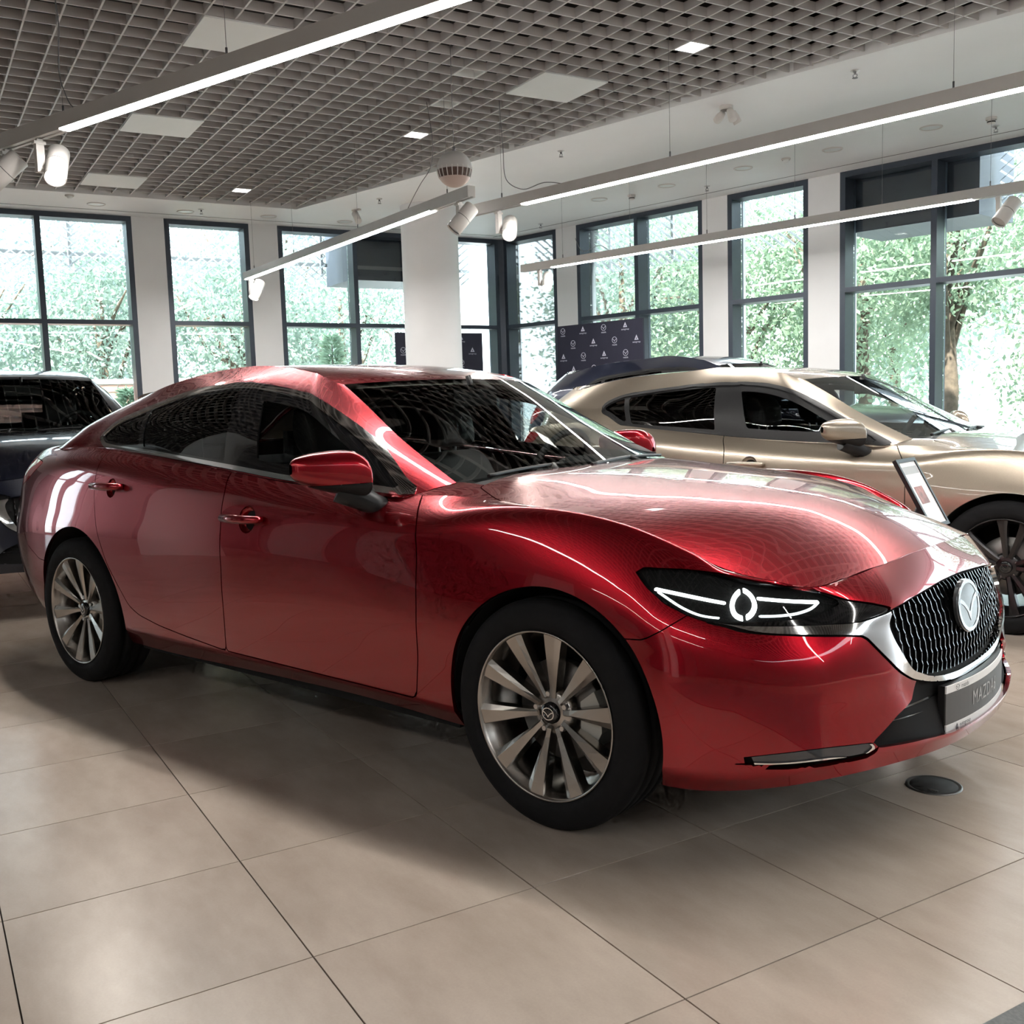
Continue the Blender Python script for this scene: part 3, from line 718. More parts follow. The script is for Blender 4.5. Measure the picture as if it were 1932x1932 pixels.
# ------------------------------------------------------------------ cars
# outlines in the flank coordinates (distance along the body side, height)
HL = [(.295, .79), (.313, .794), (.397, .791), (.534, .780), (.696, .758), (.817, .739), (.856, .724), (.880, .711), (.873, .701), (.841, .692), (.798, .676), (.728, .671), (.652, .667), (.582, .668), (.512, .670), (.457, .685), (.391, .712), (.334, .75)]
BZ = [(.289, .792), (.313, .797), (.397, .794), (.534, .783), (.696, .761), (.830, .741), (.905, .708), (.967, .695), (1.051, .674), (1.03, .665), (.999, .661), (.925, .653), (.826, .655), (.711, .656), (.603, .658), (.512, .665), (.455, .681), (.387, .708), (.330, .748)]
WING = [(.512, .666), (.548, .655), (.589, .645), (.629, .639), (.694, .634), (.822, .627), (.906, .621), (.944, .614), (.976, .591), (1.019, .553), (1.061, .516), (1.104, .491), (1.147, .473), (1.25, .446), (1.4, .428), (1.7, .420), (1.7, .444), (1.4, .450), (1.246, .466), (1.172, .490), (1.121, .513), (1.074, .574), (1.042, .639), (1.053, .670), (1.03, .664), (.999, .660), (.925, .652), (.826, .654), (.711, .655), (.603, .657)]
GRILLE = [(1.053, .670), (1.073, .672), (1.201, .682), (1.325, .690), (1.45, .697), (1.7, .701), (1.7, .444), (1.4, .450), (1.246, .466), (1.172, .490), (1.121, .513), (1.074, .574), (1.042, .639)]
INTAKE = [(1.152, .470), (1.25, .444), (1.4, .426), (1.7, .418), (1.7, .3005), (1.42, .302), (1.25, .306), (1.10, .318), (1.004, .322), (.934, .326), (.920, .342), (1.029, .397), (1.11, .424)]
FOG = [(.558, .301), (.664, .326), (.80, .343), (.911, .343), (.918, .334), (.90, .320), (.793, .312), (.662, .300)]
FOGSLOT = [(.572, .300), (.662, .298), (.793, .310), (.90, .318), (.934, .330), (.905, .304), (.742, .288), (.627, .284)]
FDOOR = [(-.60, 1.2), (-.598, .97), (-.581, .948), (-.52, .881), (-.499, .76), (-.496, .60), (-.510, .45), (-.538, .31), (-.548, .302), (-1.051, .306), (-1.615, .312), (-1.621, .32), (-1.61, .417), (-1.592, .632), (-1.59, .797), (-1.60, .938), (-1.635, .996), (-1.65, 1.2)]
RDOOR = [(-1.651, 1.2), (-1.636, .996), (-1.601, .938), (-1.591, .797), (-1.593, .632), (-1.611, .417), (-1.622, .32), (-1.63, .312), (-1.911, .335), (-2.112, .356), (-2.271, .384), (-2.348, .418), (-2.408, .49), (-2.496, .603), (-2.569, .741), (-2.601, .835), (-2.618, .929), (-2.622, 1.0), (-2.63, 1.06), (-2.64, 1.2)]
FBUMP = [(.2, -.1), (.2, .603), (.348, .612), (.397, .639), (.47, .69), (.6, .70), (.8, .70), (.845, .745), (.845, .95), (1.9, .95), (1.9, -.1)]
RBUMP = [(-2.9, -.1), (-2.9, .545), (-3.2, .56), (-3.34, .62), (-3.46, .77), (-3.56, .895), (-4.4, .915), (-5.2, .915), (-5.2, -.1)]
TAIL = [(-3.30, 1.035), (-3.305, 1.015), (-3.38, .972), (-3.51, .918), (-3.62, .905), (-4.2, .925), (-4.2, .995), (-3.75, 1.03), (-3.5, 1.048)]
SILL = [(-2.5, -.1), (-2.5, .298), (-1.6, .296), (-.52, .289), (-.52, -.1)]
DLO_SEDAN = [(-.612, .958), (-.701, 1.014), (-.873, 1.116), (-1.071, 1.211), (-1.28, 1.296), (-1.40, 1.322), (-1.528, 1.342), (-1.742, 1.370), (-1.95, 1.368), (-2.176, 1.350), (-2.402, 1.306), (-2.661, 1.241), (-2.76, 1.185), (-2.782, 1.151), (-2.73, 1.118), (-2.652, 1.100), (-2.3, 1.077), (-2.0, 1.051), (-1.662, 1.021), (-1.267, .985), (-.95, .970), (-.8, .965)]
DLO_HATCH = [(-.612, .960), (-.682, 1.003), (-.90, 1.111), (-1.128, 1.227), (-1.288, 1.292), (-1.48, 1.333), (-1.704, 1.343), (-1.90, 1.341), (-2.185, 1.322), (-2.444, 1.293), (-2.561, 1.258), (-2.612, 1.22), (-2.600, 1.17), (-2.536, 1.142), (-2.43, 1.088), (-2.313, 1.062), (-2.0, 1.042), (-1.702, 1.02), (-1.364, .992), (-1.075, .978), (-.8, .966)]
GH_HATCH = dict(GH_ST)
GH_HATCH.update({
    's4': [(-2.06, .80, 1.043), (-2.05, .745, 1.19), (-2.05, .625, 1.338), (-2.05, .54, 1.425)], 's5': [(-2.35, .785, 1.062), (-2.33, .74, 1.19), (-2.32, .645, 1.312), (-2.28, .55, 1.415)],
    's6': [(-2.62, .772, 1.077), (-2.62, .735, 1.18), (-2.58, .675, 1.265), (-2.50, .575, 1.40)], 's7': [(-2.92, .75, 1.07), (-2.90, .722, 1.165), (-2.85, .67, 1.255), (-2.72, .58, 1.37)],
    'ce': [(-3.18, .69, 1.05), (-3.15, .665, 1.13), (-3.09, .62, 1.23), (-2.95, .56, 1.33)], 'rw': [(-3.30, .58, 1.03), (-3.26, .57, 1.12), (-3.18, .54, 1.24), (-3.0, .50, 1.355)],
    'rw1': [(-3.36, .3, 1.02), (-3.31, .3, 1.12), (-3.22, .29, 1.25), (-3.02, .28, 1.375)], 'rw0': [(-3.38, 0, 1.02), (-3.33, 0, 1.12), (-3.23, 0, 1.25), (-3.03, 0, 1.38)]})

def both(tm, fn):
    """run fn for the right panel and its mirror image"""
    fn(tm); fn(tm.mirror())

def make_wheel(parent, x, side, alloy='alloy', detail=2, style=0):
    """side -1: right (y<0), +1: left. wheel part with tyre, rim, spokes, hub ..."""
    w = empty('wheel'); w.parent = parent; w.location = (x, side*.80, .3425)
    if side > 0: w.rotation_euler = (0, 0, math.pi)
    MB().lathe([(.247, .100), (.262, .112), (.30, .115), (.325, .108), (.338, .095), (.3425, .078), (.3425, .052), (.336, .050), (.336, .042), (.3425, .040), (.3425, .004), (.336, .002), (.336, -.006), (.3425, -.008), (.3425, -.042), (.336, -.044), (.336, -.052), (.3425, -.054), (.3425, -.078), (.338, -.095), (.326, -.107), (.305, -.1145), (.285, -.1165), (.268, -.1155), (.262, -.111), (.2545, -.106), (.247, -.098)], 96, 'y').build('tyre', 'rubber', w)
    MB().lathe([(.2475, -.098), (.254, -.1085), (.2505, -.1105), (.2465, -.108), (.2435, -.098), (.236, -.085), (.226, -.06), (.216, .02), (.226, .10), (.247, .10)], 96, 'y').build('rim', alloy, w)
    if detail == 0: return w
    rs = [.048, .075, .115, .165, .21, .2445] if style == 0 else [.05, .08, .12, .17, .21, .2445]
    wd = [.0095, .0105, .0150, .0220, .0280, .033] if style == 0 else [.013, .013, .014, .017, .021, .027]
    fy = [-.070, -.074, -.082, -.092, -.100, -.1045]
    n_sp = 10
    for k in range(n_sp):
        a = math.radians(8.5+36*k) if style == 0 else math.radians(72*(k//2)+(-13 if k % 2 else 13)+8)
        ca, sa = math.cos(a), math.sin(a); vs = []
        for r, hw, y in zip(rs, wd, fy):
            for t, dy in ((-1.06, .038), (-1.0, .007), (-.42, .0), (.92, .0035), (1.0, .010), (1.06, .040)):
                px, pz = r*ca-hw*t*sa, r*sa+hw*t*ca
                vs.append((px, y+dy, pz))
        m = 6; fs = [(i*m+j, i*m+j+1, (i+1)*m+j+1, (i+1)*m+j) for i in range(len(rs)-1) for j in range(m-1)]
        fs += [((len(rs)-1)*m+0, (len(rs)-1)*m+1, (len(rs)-1)*m+2, (len(rs)-1)*m+3, (len(rs)-1)*m+4, (len(rs)-1)*m+5), (0, 5, 4, 3, 2, 1), ]
        fs += [(i*m+5, i*m, (i+1)*m, (i+1)*m+5) for i in range(len(rs)-1)]
        MB().add(vs, fs).build('spoke', alloy, w)
    MB().lathe([(.0, -.0605), (.060, -.0605), (.068, -.054), (.074, -.03)], 40, 'y').build('hub', alloy, w)
    MB().lathe([(.0, -.078), (.027, -.078), (.031, -.074), (.0325, -.060)], 32, 'y').build('centre_cap', 'gloss_black', w)
    m = MB(Matrix.Translation((0, -.0785, 0)) @ Matrix.Rotation(math.radians(90), 4, 'X'))
    for V, F in emblem_shape(.044, .038, .0012): m.add(V, F)
    m.build('cap_badge', 'chrome', w)
    for k in range(5):
        a = math.radians(26.5+72*k); c, s = .057*math.cos(a), .057*math.sin(a)
        b = MB(Matrix.Translation((c, 0, s))); b.lathe([(.0, -.068), (.008, -.068), (.0095, -.064), (.0105, -.055)], 6, 'y', smooth=False); b.build('lug_nut', 'satin_silver', w)
    MB().lathe([(.05, -.020), (.150, -.020), (.152, -.015), (.152, .006), (.150, .010), (.05, .010)], 64, 'y').build('brake_disc', 'brake_iron', w)
    cl = MB()
    for a0 in (math.radians(-32 if side < 0 else 148),):
        pts = [(math.cos(a0+t)*r, math.sin(a0+t)*r) for r, t in ((.105, .1), (.165, .0), (.172, .35), (.172, .75), (.165, 1.08), (.105, 1.0))]
        n = len(pts); cl.add([(p[0], -.045, p[1]) for p in pts]+[(p[0], .03, p[1]) for p in pts], [tuple(range(n)), tuple(range(n, 2*n))[::-1]]+[(i, i+n, (i+1) % n+n, (i+1) % n) for i in range(n)])
    cl.build('brake_caliper', 'caliper_grey', w)
    return w

def make_mirror(parent, side, paint, folded=False):
    """door mirror: painted shell, dark lower shell and foot"""
    t = empty('door_mirror'); t.parent = parent
    if folded:
        t.location = (-.785, side*.885, 0); t.rotation_euler = (0, 0, side*math.radians(84)); t.location = Vector((-.80, side*.875, 0))-Matrix.Rotation(side*math.radians(84), 3, 'Z') @ Vector((-.80, side*.875, 0))
    S = np.array([(-.905, 1.09, 1.056, .010, .018), (-.902, 1.077, 1.053, .030, .036), (-.892, 1.045, 1.048, .050, .053), (-.872, 1.00, 1.042, .063, .067), (-.845, .95, 1.036, .068, .077), (-.815, .91, 1.028, .064, .080), (-.785, .885, 1.016, .048, .064), (-.770, .874, 1.008, .012, .020)])
    n = 28; rows = []
    for cx, cy, cz, a, b in S:
        r = []
        for i in range(n):
            th = 2*math.pi*i/n; c, s = math.cos(th), math.sin(th)
            ex = .75
            px = math.copysign(abs(c)**ex, c)*a; pz = math.copysign(abs(s)**.8, s)*b
            if c < 0: px *= .55                       # flat glass side facing backwards
            if s < 0: pz *= .88
            r.append((cx+px+.02, side*cy, cz+pz))
        rows.append(r)
    G = np.array(rows); T = np.linspace(0, 1, len(S)); G = hermite(G, T, np.linspace(0, 1, 30))
    G = np.concatenate([G, G[:, :1]], 1)
    if side < 0: G = G[:, ::-1]
    Q = np.stack([G[:, :, 1], G[:, :, 2]], 2); tm = grid_tm(G, Q)
    zl = tm.V[:, 2]-(1.000-.10*(np.abs(tm.V[:, 1])-.98)*.35)
    up = tm.clip(-zl+.001); lo = tm.clip(zl+.001)
    c = G.reshape(-1, 3).mean(0); f = tm.F[len(tm.F)//2]; nn = np.cross(tm.V[f[1]]-tm.V[f[0]], tm.V[f[2]]-tm.V[f[0]])
    if nn @ (tm.V[f[0]]-c) < 0: up = up.flip(); lo = lo.flip()
    tm_obj('mirror_shell', up, paint, t); tm_obj('mirror_base_shell', lo, 'black_plastic', t)
    MB().tube([(-.835, side*.93, .985), (-.80, side*.885, .955), (-.755, side*.845, .925), (-.735, side*.82, .912)], [.050, .044, .036, .034], 14).build('mirror_foot', 'black_plastic', t)
    return t

def seat(parent, x, y):
    s = empty('seat'); s.parent = parent; s.location = (x, y, 0)
    def soft(name, prof, w, m='interior_black'):
        """side profile extruded across with rounded sides"""
        P = closed_spline(prof, 6); n = len(P); c = P.mean(0); vs = []; rows = [(-w, .80), (-w*.93, .94), (-w*.75, 1.0), (0, 1.0), (w*.75, 1.0), (w*.93, .94), (w, .80)]
        for yy, k in rows: vs += [(c[0]+(p[0]-c[0])*k, yy, c[1]+(p[1]-c[1])*k) for p in P]
        fs = [(i*n+j, (i+1)*n+j, (i+1)*n+(j+1) % n, i*n+(j+1) % n) for i in range(len(rows)-1) for j in range(n)]
        fs += [tuple(range(n)), tuple(range((len(rows)-1)*n, len(rows)*n))[::-1]]
        return MB().add(vs, fs, True).build(name, m, s)
    soft('cushion', [(.0, .33), (.45, .36), (.52, .46), (.40, .50), (.05, .45), (-.05, .40)], .25)
    soft('backrest', [(-.02, .42), (.10, .44), (.02, .75), (-.12, 1.00), (-.22, 1.03), (-.27, .98), (-.18, .72), (-.10, .48)], .235)
    soft('headrest', [(-.17, 1.06), (-.105, 1.08), (-.125, 1.20), (-.18, 1.255), (-.235, 1.245), (-.235, 1.12)], .125)
    for d in (-.055, .055): MB().tube([(-.175, d, .98), (-.185, d, 1.10)], .006, 8).build('headrest_post', 'satin_silver', s)
    return s

def build_car(name, label, loc, rz, paint, dlo, gh, hatch=False, alloy='alloy', wheel_style=0, detail=2, zs=1.0, chrome_trim='chrome', beige=False, lights_on=True, rear_tint='car_glass_tint'):
    T = tag(empty(name, loc, rz), label, 'car')
    if zs != 1.0: T.scale = (1, 1, zs)
    P = lambda o: o
    ring, lines, qs = sedan_ring(); hood = sedan_hood(lines, qs); ws, cab, rwg = shell(gh)
    if hatch:
        sq = lambda V: np.where(V < -2.83, -2.83+(V+2.83)*.60, V)
        ring.V[:, 0] = sq(ring.V[:, 0])
    # --- wheel openings
    for cx, cz, r in ((.015, .338, .388), (-2.81, .345, .398)):
        ring = ring.clip(r-np.hypot(ring.V[:, 0]-cx, ring.V[:, 2]-cz))
    liner = ring.offset(-.022)  # black inner sheet added so the panel gaps look dark
    cab0 = cab
    smooth_join(ring, cab, .012)
    # --- front end
    bz, rest = ring.cut_poly(BZ, .002)
    lens, gap = bz.cut_poly(HL, .003)
    wing, rest = rest.cut_poly(closed_spline(WING, 3), .004)
    gril, rest = rest.cut_poly(GRILLE, .002)
    intk, rest = rest.cut_poly(INTAKE, .002)
    fog, rest = rest.cut_poly(closed_spline(FOG, 4), .002)
    slot, rest = rest.cut_poly(FOGSLOT, .001)
    tail, rest = rest.cut_poly(closed_spline(TAIL, 3), .004)
    fd, rest = rest.cut_poly(round_poly(FDOOR, .03, 5), .0045)
    rd, rest = rest.cut_poly(round_poly(RDOOR, .03, 5), .0045)
    fb, rest = rest.cut_poly(FBUMP, .0035)
    rb, rest = rest.cut_poly(RBUMP, .0035)
    sill, rest = rest.cut_poly(SILL, .0005)
    fend = rest.clip(-rest.Q[:, 0]-.53); quart = rest.clip(rest.Q[:, 0]+.53)
    LIP = .014
    for tm, nm in ((rb, 'rear_bumper'), (fb, 'front_bumper')):
        o = tm_obj(nm, tm.lipped(LIP).join(tm.mirror().lipped(LIP)), paint, T)
    def panels(tm, nm, m=None, lip=LIP, sub=None):
        out = []
        for q in (tm, tm.mirror()): out.append(tm_obj(nm, q, m or paint, T, lip))
        return out
    panels(fend, 'front_fender'); panels(quart, 'rear_quarter'); panels(sill, 'side_sill')
    def bowl_cut(door, cx, cz, r):
        d = np.hypot(door.Q[:, 0]-cx, door.Q[:, 1]-cz)-r
        b_ = door.clip(d).subdiv(2); rho = np.clip(np.hypot(b_.Q[:, 0]-cx, b_.Q[:, 1]-cz)/r, 0, 1)
        return door.clip(-d), TM(b_.V-b_.N*(.032*np.sqrt(np.maximum(0, 1-rho**2)))[:, None], b_.F, b_.N, b_.Q).renormal()
    fd, bowl_f = bowl_cut(fd, -1.425, .845, .052); rd, bowl_r = bowl_cut(rd, -2.462, .932, .043)
    doors_f = panels(fd, 'front_door'); doors_r = panels(rd, 'rear_door')
    panels(tail, 'tail_light', 'tail_red'); 
    tm_obj('gap_shade_sheet', liner.join(liner.mirror()), 'liner_black', T)
    # --- hood and cowl: hood line runs from the cowl corner out to the fender crest
    hq = hood.Q; hp = [(-.43, -.675), (-.36, -.715), (-.29, -.755), (-.20, -.795), (-.12, -.83), (-.05, -.95), (1.2, -.95), (1.2, .1), (-.60, .1), (-.455, -.05), (-.46, -.40)]
    hd, hrest = hood.cut_poly(round_poly(hp, .02), .0045)
    gl = lines[6]; gl = hermite(gl[12:], qs[12:], np.linspace(qs[12], qs[-1], 120))[:, :2]
    hd = hd.clip(.0030-dist_line(hd.Q, gl))
    tm_obj('hood', hd.lipped(.012).join(hd.mirror().lipped(.012)), paint, T)
    cw, hf = hrest.cut_poly([(-.9, -.648), (-.40, -.648), (-.40, .2), (-.9, .2)], .001)
    panels(hf, 'cowl_corner'); tm_obj('cowl_panel', cw.offset(-.012).join(cw.offset(-.012).mirror()), 'black_plastic', T)
    # --- cabin shell
    Qx = np.stack([cab.V[:, 0], cab.V[:, 2]], 1)
    d_dlo = sdf(Qx, closed_spline(dlo, 4)); d_dlo = np.where(np.abs(cab.V[:, 1]) < .5, 1., d_dlo)
    tmc = TM(cab.V, cab.F, cab.N, np.stack([d_dlo, cab.Q[:, 0]], 1))
    body = tmc.clip(-tmc.Q[:, 0]); trim = tmc.clip(np.abs(tmc.Q[:, 0]+.0105)-.0105); glassz = tmc.clip(tmc.Q[:, 0]+.021)
    mid = body
    tm_obj('windshield', ws.join(ws.mirror()), 'car_glass', T)
    tm_obj('rear_window', rwg.join(rwg.mirror()), 'car_glass_back' if beige else rear_tint, T)
    panels(mid, 'pillar_panel', None, .01)
    panels(trim.offset(.003), 'window_trim', chrome_trim, .006)
    # side glazing: dark frame with three panes
    gx = np.stack([glassz.V[:, 0], glassz.V[:, 2]], 1); gz = TM(glassz.V, glassz.F, glassz.N, gx)
    din = glassz.Q[:, 0]+.021
    dmap = TM(gz.V, gz.F, gz.N, np.stack([glassz.Q[:, 0], gz.V[:, 0]], 1))
    def slant(x0, x1): return lambda z: x0+(x1-x0)*(z-1.0)/.36
    bl = lambda V, f: V[:, 0]-f(V[:, 2])
    cuts = [('front_side_window', slant(-1.475, -1.615), None, 'car_glass_clear', .036), ('rear_side_window', slant(-2.295, -2.46), slant(-1.70, -1.775), rear_tint, .010), ('quarter_window', None, slant(-2.335, -2.495), rear_tint, .010)]
    fr = dmap
    for nm, xr, xf, gm, ins in cuts:
        d = dmap.Q[:, 0]+.021+ins
        if xr is not None: d = np.maximum(d, -(bl(dmap.V, xr)))
        if xf is not None: d = np.maximum(d, bl(dmap.V, xf))
        if nm == 'front_side_window': d = np.maximum(d, dmap.V[:, 0]+.80)
        pane = dmap.clip(d+.0005)
        if len(pane.F): panels(pane.offset(-.004), nm, gm, 0)
        dfull = fr.Q[:, 0]+.021+ins
        if xr is not None: dfull = np.maximum(dfull, -(bl(fr.V, xr)))
        if xf is not None: dfull = np.maximum(dfull, bl(fr.V, xf))
        if nm == 'front_side_window': dfull = np.maximum(dfull, fr.V[:, 0]+.80)
        fr = fr.clip(-dfull)
    panels(fr, 'window_frame', 'gloss_black' if chrome_trim == 'chrome' else 'black_plastic', .008)
    # --- roof, with the dark joint strip beside it
    ed = [tuple(p) for p in [gh[k][3] for k in ('wse', 'apl', 'apo', 's1', 's2', 's3', 's4', 's5', 's6', 's7', 'ce', 'rw')]]
    ed = [(x, w, z) for x, w, z in ed]
    xc = [-1.11, -1.145, -1.20, -1.31, -1.47, -1.70, -2.0, -2.2, -2.37, -2.50, -2.60, -2.70] if not hatch else [-1.11, -1.145, -1.20, -1.31, -1.47, -1.70, -2.0, -2.25, -2.48, -2.70, -2.88, -3.03]
    zc = [1.358, 1.369, 1.384, 1.408, 1.431, 1.447, 1.452, 1.446, 1.434, 1.421, 1.41, 1.398] if not hatch else [1.358, 1.369, 1.384, 1.406, 1.427, 1.440, 1.445, 1.443, 1.434, 1.42, 1.402, 1.38]
    G = cap(ed, [(a, 0, b) for a, b in zip(xc, zc)], 70, 26, 2.3); rf = grid_tm(G[:, ::-1].copy(), G[:, ::-1, :2].copy())
    if rf.N[len(rf.N)//2][2] < 0: rf = rf.flip()
    d = .006-np.abs(np.abs(rf.V[:, 1])-np.interp(rf.V[:, 0], [p[0] for p in ed][::-1], [p[1] for p in ed][::-1])+.012)
    d = np.where(rf.V[:, 0] > -1.29, -1., d)
    rp = rf.clip(d); strip = rf.clip(-d)
    tm_obj('roof', rp.join(rp.mirror()), paint, T); panels(strip.largest().offset(-.004), 'roof_joint', 'black_plastic', 0)
    # --- boot lid / rear deck
    E1 = [tuple(p) for p in lines[6][:7]][::-1]; base = [gh[k][0] for k in ('ce', 'rw', 'rw1', 'rw0')]
    t0 = np.linspace(0, 1, 7); A = np.array([(p[0], -p[1], p[2]) for p in E1]); 
    if hatch: A[:, 0] = np.where(A[:, 0] < -2.83, -2.83+(A[:, 0]+2.83)*.60, A[:, 0])
    B = hermite(np.array(base), np.linspace(0, 1, 4), t0)
    tt = np.linspace(0, 1, 40); Ad = hermite(A, t0, tt); Bd = hermite(B, t0, tt); G = np.zeros((40, 8, 3))
    for j, s in enumerate(np.linspace(0, 1, 8)): G[:, j] = Ad*(1-s)+Bd*s; G[:, j, 2] += .012*math.sin(math.pi*s)
    G[:, :, 1] *= -1; dk = grid_tm(G, G[:, :, :2].copy())
    if dk.N[len(dk.N)//2][2] < 0: dk = dk.flip()
    tm_obj('boot_lid', dk.join(dk.mirror()), paint, T)
    # --- underbody and wheel wells
    ub = MB(); ub.box(-3.70, -.42, -.62, .62, .21, .26); ub.box(-.42, .55, -.50, .50, .235, .27); ub.box(.55, .80, -.40, .40, .30, .33); ub.box(-2.36, -.40, -.84, .84, .215, .25); ub.build('underbody', 'liner_black', T)
    for cx, cz, r in ((.015, .338, .39), (-2.81, .345, .40)):
        for s in (-1, 1):
            m = MB(Matrix.Translation((cx, 0, cz))); y0, y1 = s*.885, s*.52
            m.lathe([(r, y0), (r+.004, y1), (.05, y1)], 40, 'y', True, math.radians(-4), math.radians(184)); m.build('wheel_well', 'liner_black', T)
    for x in (0., -2.83):
        for s in (-1, 1): make_wheel(T, x, s, alloy, detail, wheel_style)
    for s in (-1, 1): make_mirror(T, s, paint, folded=(beige and s > 0))
    # --- door handles in their round recesses
    for ds, hx, hz, bowl, br in ((doors_f, -1.44, .848, bowl_f, .052), (doors_r, -2.475, .940, bowl_r, .043)):
        for k, dr in enumerate(ds):
            s = -1 if k == 0 else 1; yy = .905 if hx > -2 else .892
            h = MB(); h.tube([(hx-.125, s*(yy+.002), hz-.002), (hx-.108, s*(yy+.020), hz), (hx-.03, s*(yy+.028), hz+.001), (hx+.05, s*(yy+.026), hz+.001), (hx+.10, s*(yy+.016), hz+.002), (hx+.115, s*(yy-.008), hz+.003)], [.013, .0165, .0175, .017, .015, .011], 12)
            h.build('door_handle', paint, dr)
            tm_obj('handle_recess', bowl if k == 0 else bowl.mirror(), paint, dr)
    # --- headlights
    for tm, q in ((bz, 0), (bz.mirror(), 1)):
        L = empty('headlight'); L.parent = T
        a, g2 = (lens, gap) if q == 0 else (lens.mirror(), gap.mirror())
        tm_obj('lens', a, 'lens_clear', L); tm_obj('surround', g2.offset(-.006), 'gloss_black', L, .012)
        inner = tm.offset(-.045); tm_obj('reflector_housing', inner, 'gloss_black', L)
        mid_s = a.subdiv(2).offset(-.020)
        if lights_on:
            def strip_of(line, w): 
                ln = open_spline(line, 5); s_ = mid_s.clip(dist_line(mid_s.Q, ln)-w); return s_.offset(.0)
            rr = closed_spline([(.618, .746), (.640, .731), (.645, .708), (.632, .687), (.609, .677), (.588, .687), (.582, .710), (.594, .733)], 5)
            dist = np.minimum(dist_line(mid_s.Q, np.vstack([rr, rr[:1]])), 9)
            ringm = mid_s.clip(np.maximum(dist-.0068, .004-np.abs(mid_s.Q[:, 0]-.613)))
            if len(ringm.F): tm_obj('led_ring', ringm.offset(.006), 'drl', L)
            for ln, w in (([(.350, .748), (.438, .733), (.560, .716)], .0042), ([(.358, .741), (.435, .703), (.493, .685), (.545, .679)], .0028), ([(.660, .727), (.731, .721), (.824, .713)], .0045), ([(.655, .683), (.718, .684), (.769, .690), (.808, .702), (.826, .713)], .0032)):
                s_ = strip_of(ln, w)
                if len(s_.F): tm_obj('led_strip', s_, 'drl' if w > .004 else 'drl_soft', L)
            for ln, w, off in (([(.330, .765), (.45, .752), (.575, .738)], .010, -.030), ([(.40, .722), (.46, .708), (.55, .697)], .009, -.030), ([(.66, .748), (.74, .738), (.83, .724)], .006, -.028), ([(.665, .703), (.74, .702), (.80, .706)], .010, -.032)):
                bz_ = a.subdiv(2).offset(off); s_ = bz_.clip(dist_line(bz_.Q, open_spline(ln, 5))-w)
                if len(s_.F): tm_obj('bezel', s_, 'bezel_grey', L)
            lensb = a.subdiv(2).offset(-.024); bd = lensb.clip(np.hypot((lensb.Q[:, 0]-.613)*.8, lensb.Q[:, 1]-.71)-.017)
            if len(bd.F): tm_obj('projector_lens', bd, 'satin_silver', L)
    # --- grille, chrome wing, lower intake
    g = empty('grille'); g.parent = T
    gb = gril.offset(-.05); tm_obj('grille_backing', gb.join(gb.mirror()), 'liner_black', g)
    gs = gril.V; 
    tri = gril.offset(-.012)
    for k in range(-14, 15):
        y = k*.030; pts = []
        sel = np.abs(np.abs(tri.V[:, 1])-abs(y)) < .012
        if not sel.any(): continue
        zz = tri.V[sel][:, 2]; z0, z1 = zz.min()+.004, zz.max()-.004
        n = max(4, int((z1-z0)/.011)); m = MB()
        order = np.argsort(zz); zsr, xsr = zz[order], tri.V[sel][:, 0][order]
        for i in range(n+1):
            z = z0+(z1-z0)*i/n; x = np.interp(z, zsr, xsr); pts.append((x-.004+.0014*((i % 3)-1), y+.0006*((i % 3)-1), z))
        for i in range(n): m.bar(pts[i], pts[i+1], .0042, .012, up=(1, 0, 0))
        m.build('grille_bar', 'grille_metal', g)
    tm_obj('chrome_wing', wing.offset(.006).lipped(.026).join(wing.offset(.006).mirror().lipped(.026)), 'chrome', T)
    em = Matrix.Translation((.892, 0, .612)) @ Matrix.Rotation(math.radians(90), 4, 'Z') @ Matrix.Rotation(math.radians(82), 4, 'X')
    e = empty('emblem'); e.parent = T
    m = MB(em)
    n = 48; A0 = [(math.cos(2*math.pi*i/n)*.098, math.sin(2*math.pi*i/n)*.079) for i in range(n)]
    m.add([(*p, .0) for p in A0]+[(p[0], p[1], .009) for p in A0]+[(p[0]*.93, p[1]*.93, .013) for p in A0], [(i, (i+1) % n, n+(i+1) % n, n+i) for i in range(n)]+[(n+i, n+(i+1) % n, 2*n+(i+1) % n, 2*n+i) for i in range(n)]+[tuple(range(2*n, 3*n))]); m.build('emblem_plate', 'emblem_grey', e)
    m = MB(em @ Matrix.Translation((0, 0, .0115)))
    for V, F in emblem_shape(.188, .152, .003): m.add(V, F)
    m.build('emblem_wings', 'emblem_silver', e)
    it = empty('lower_intake'); it.parent = T
    ib = intk.offset(-.045); tm_obj('intake_backing', ib.join(ib.mirror()), 'liner_black', it)
    it2 = intk.offset(-.018)
    for zc_ in (.362, .385, .408):
        s_ = it2.clip(np.abs(it2.Q[:, 1]-zc_)-.0035); tm_obj('intake_slat', s_.join(s_.mirror()), 'gloss_black', it, .02)
    for tm in (slot, slot.mirror()): tm_obj('fog_slot', tm.offset(-.028), 'liner_black', T)
    edge = np.array([(.552, .300), (.662, .2985), (.793, .3105), (.90, .3185), (.919, .332), (.913, .345)])
    fsd = fog.subdiv(2); fe = fsd.clip(dist_line(fsd.Q, open_spline(edge, 6))-.0065)
    for tm, te in ((fog, fe), (fog.mirror(), fe.mirror())):
        fl = empty('fog_light'); fl.parent = T; tm_obj('fog_lens', tm.offset(.001), 'lens_smoke', fl, .015); tm_obj('chrome_edge', te.offset(.006), 'chrome', fl, .012)
    # --- seats, dashboard, steering wheel, trim inside
    seat(T, -1.42, -.37); seat(T, -1.42, .37)
    i_ = empty('cabin_interior'); i_.parent = T
    MB().box(-3.0, -.45, -.80, .80, .27, .30).build('cabin_floor', 'interior_black', i_)
    prof = [(-.50, .62), (-.46, .965), (-.60, .975), (-.78, .968), (-.90, .93), (-.93, .86), (-.88, .70)]
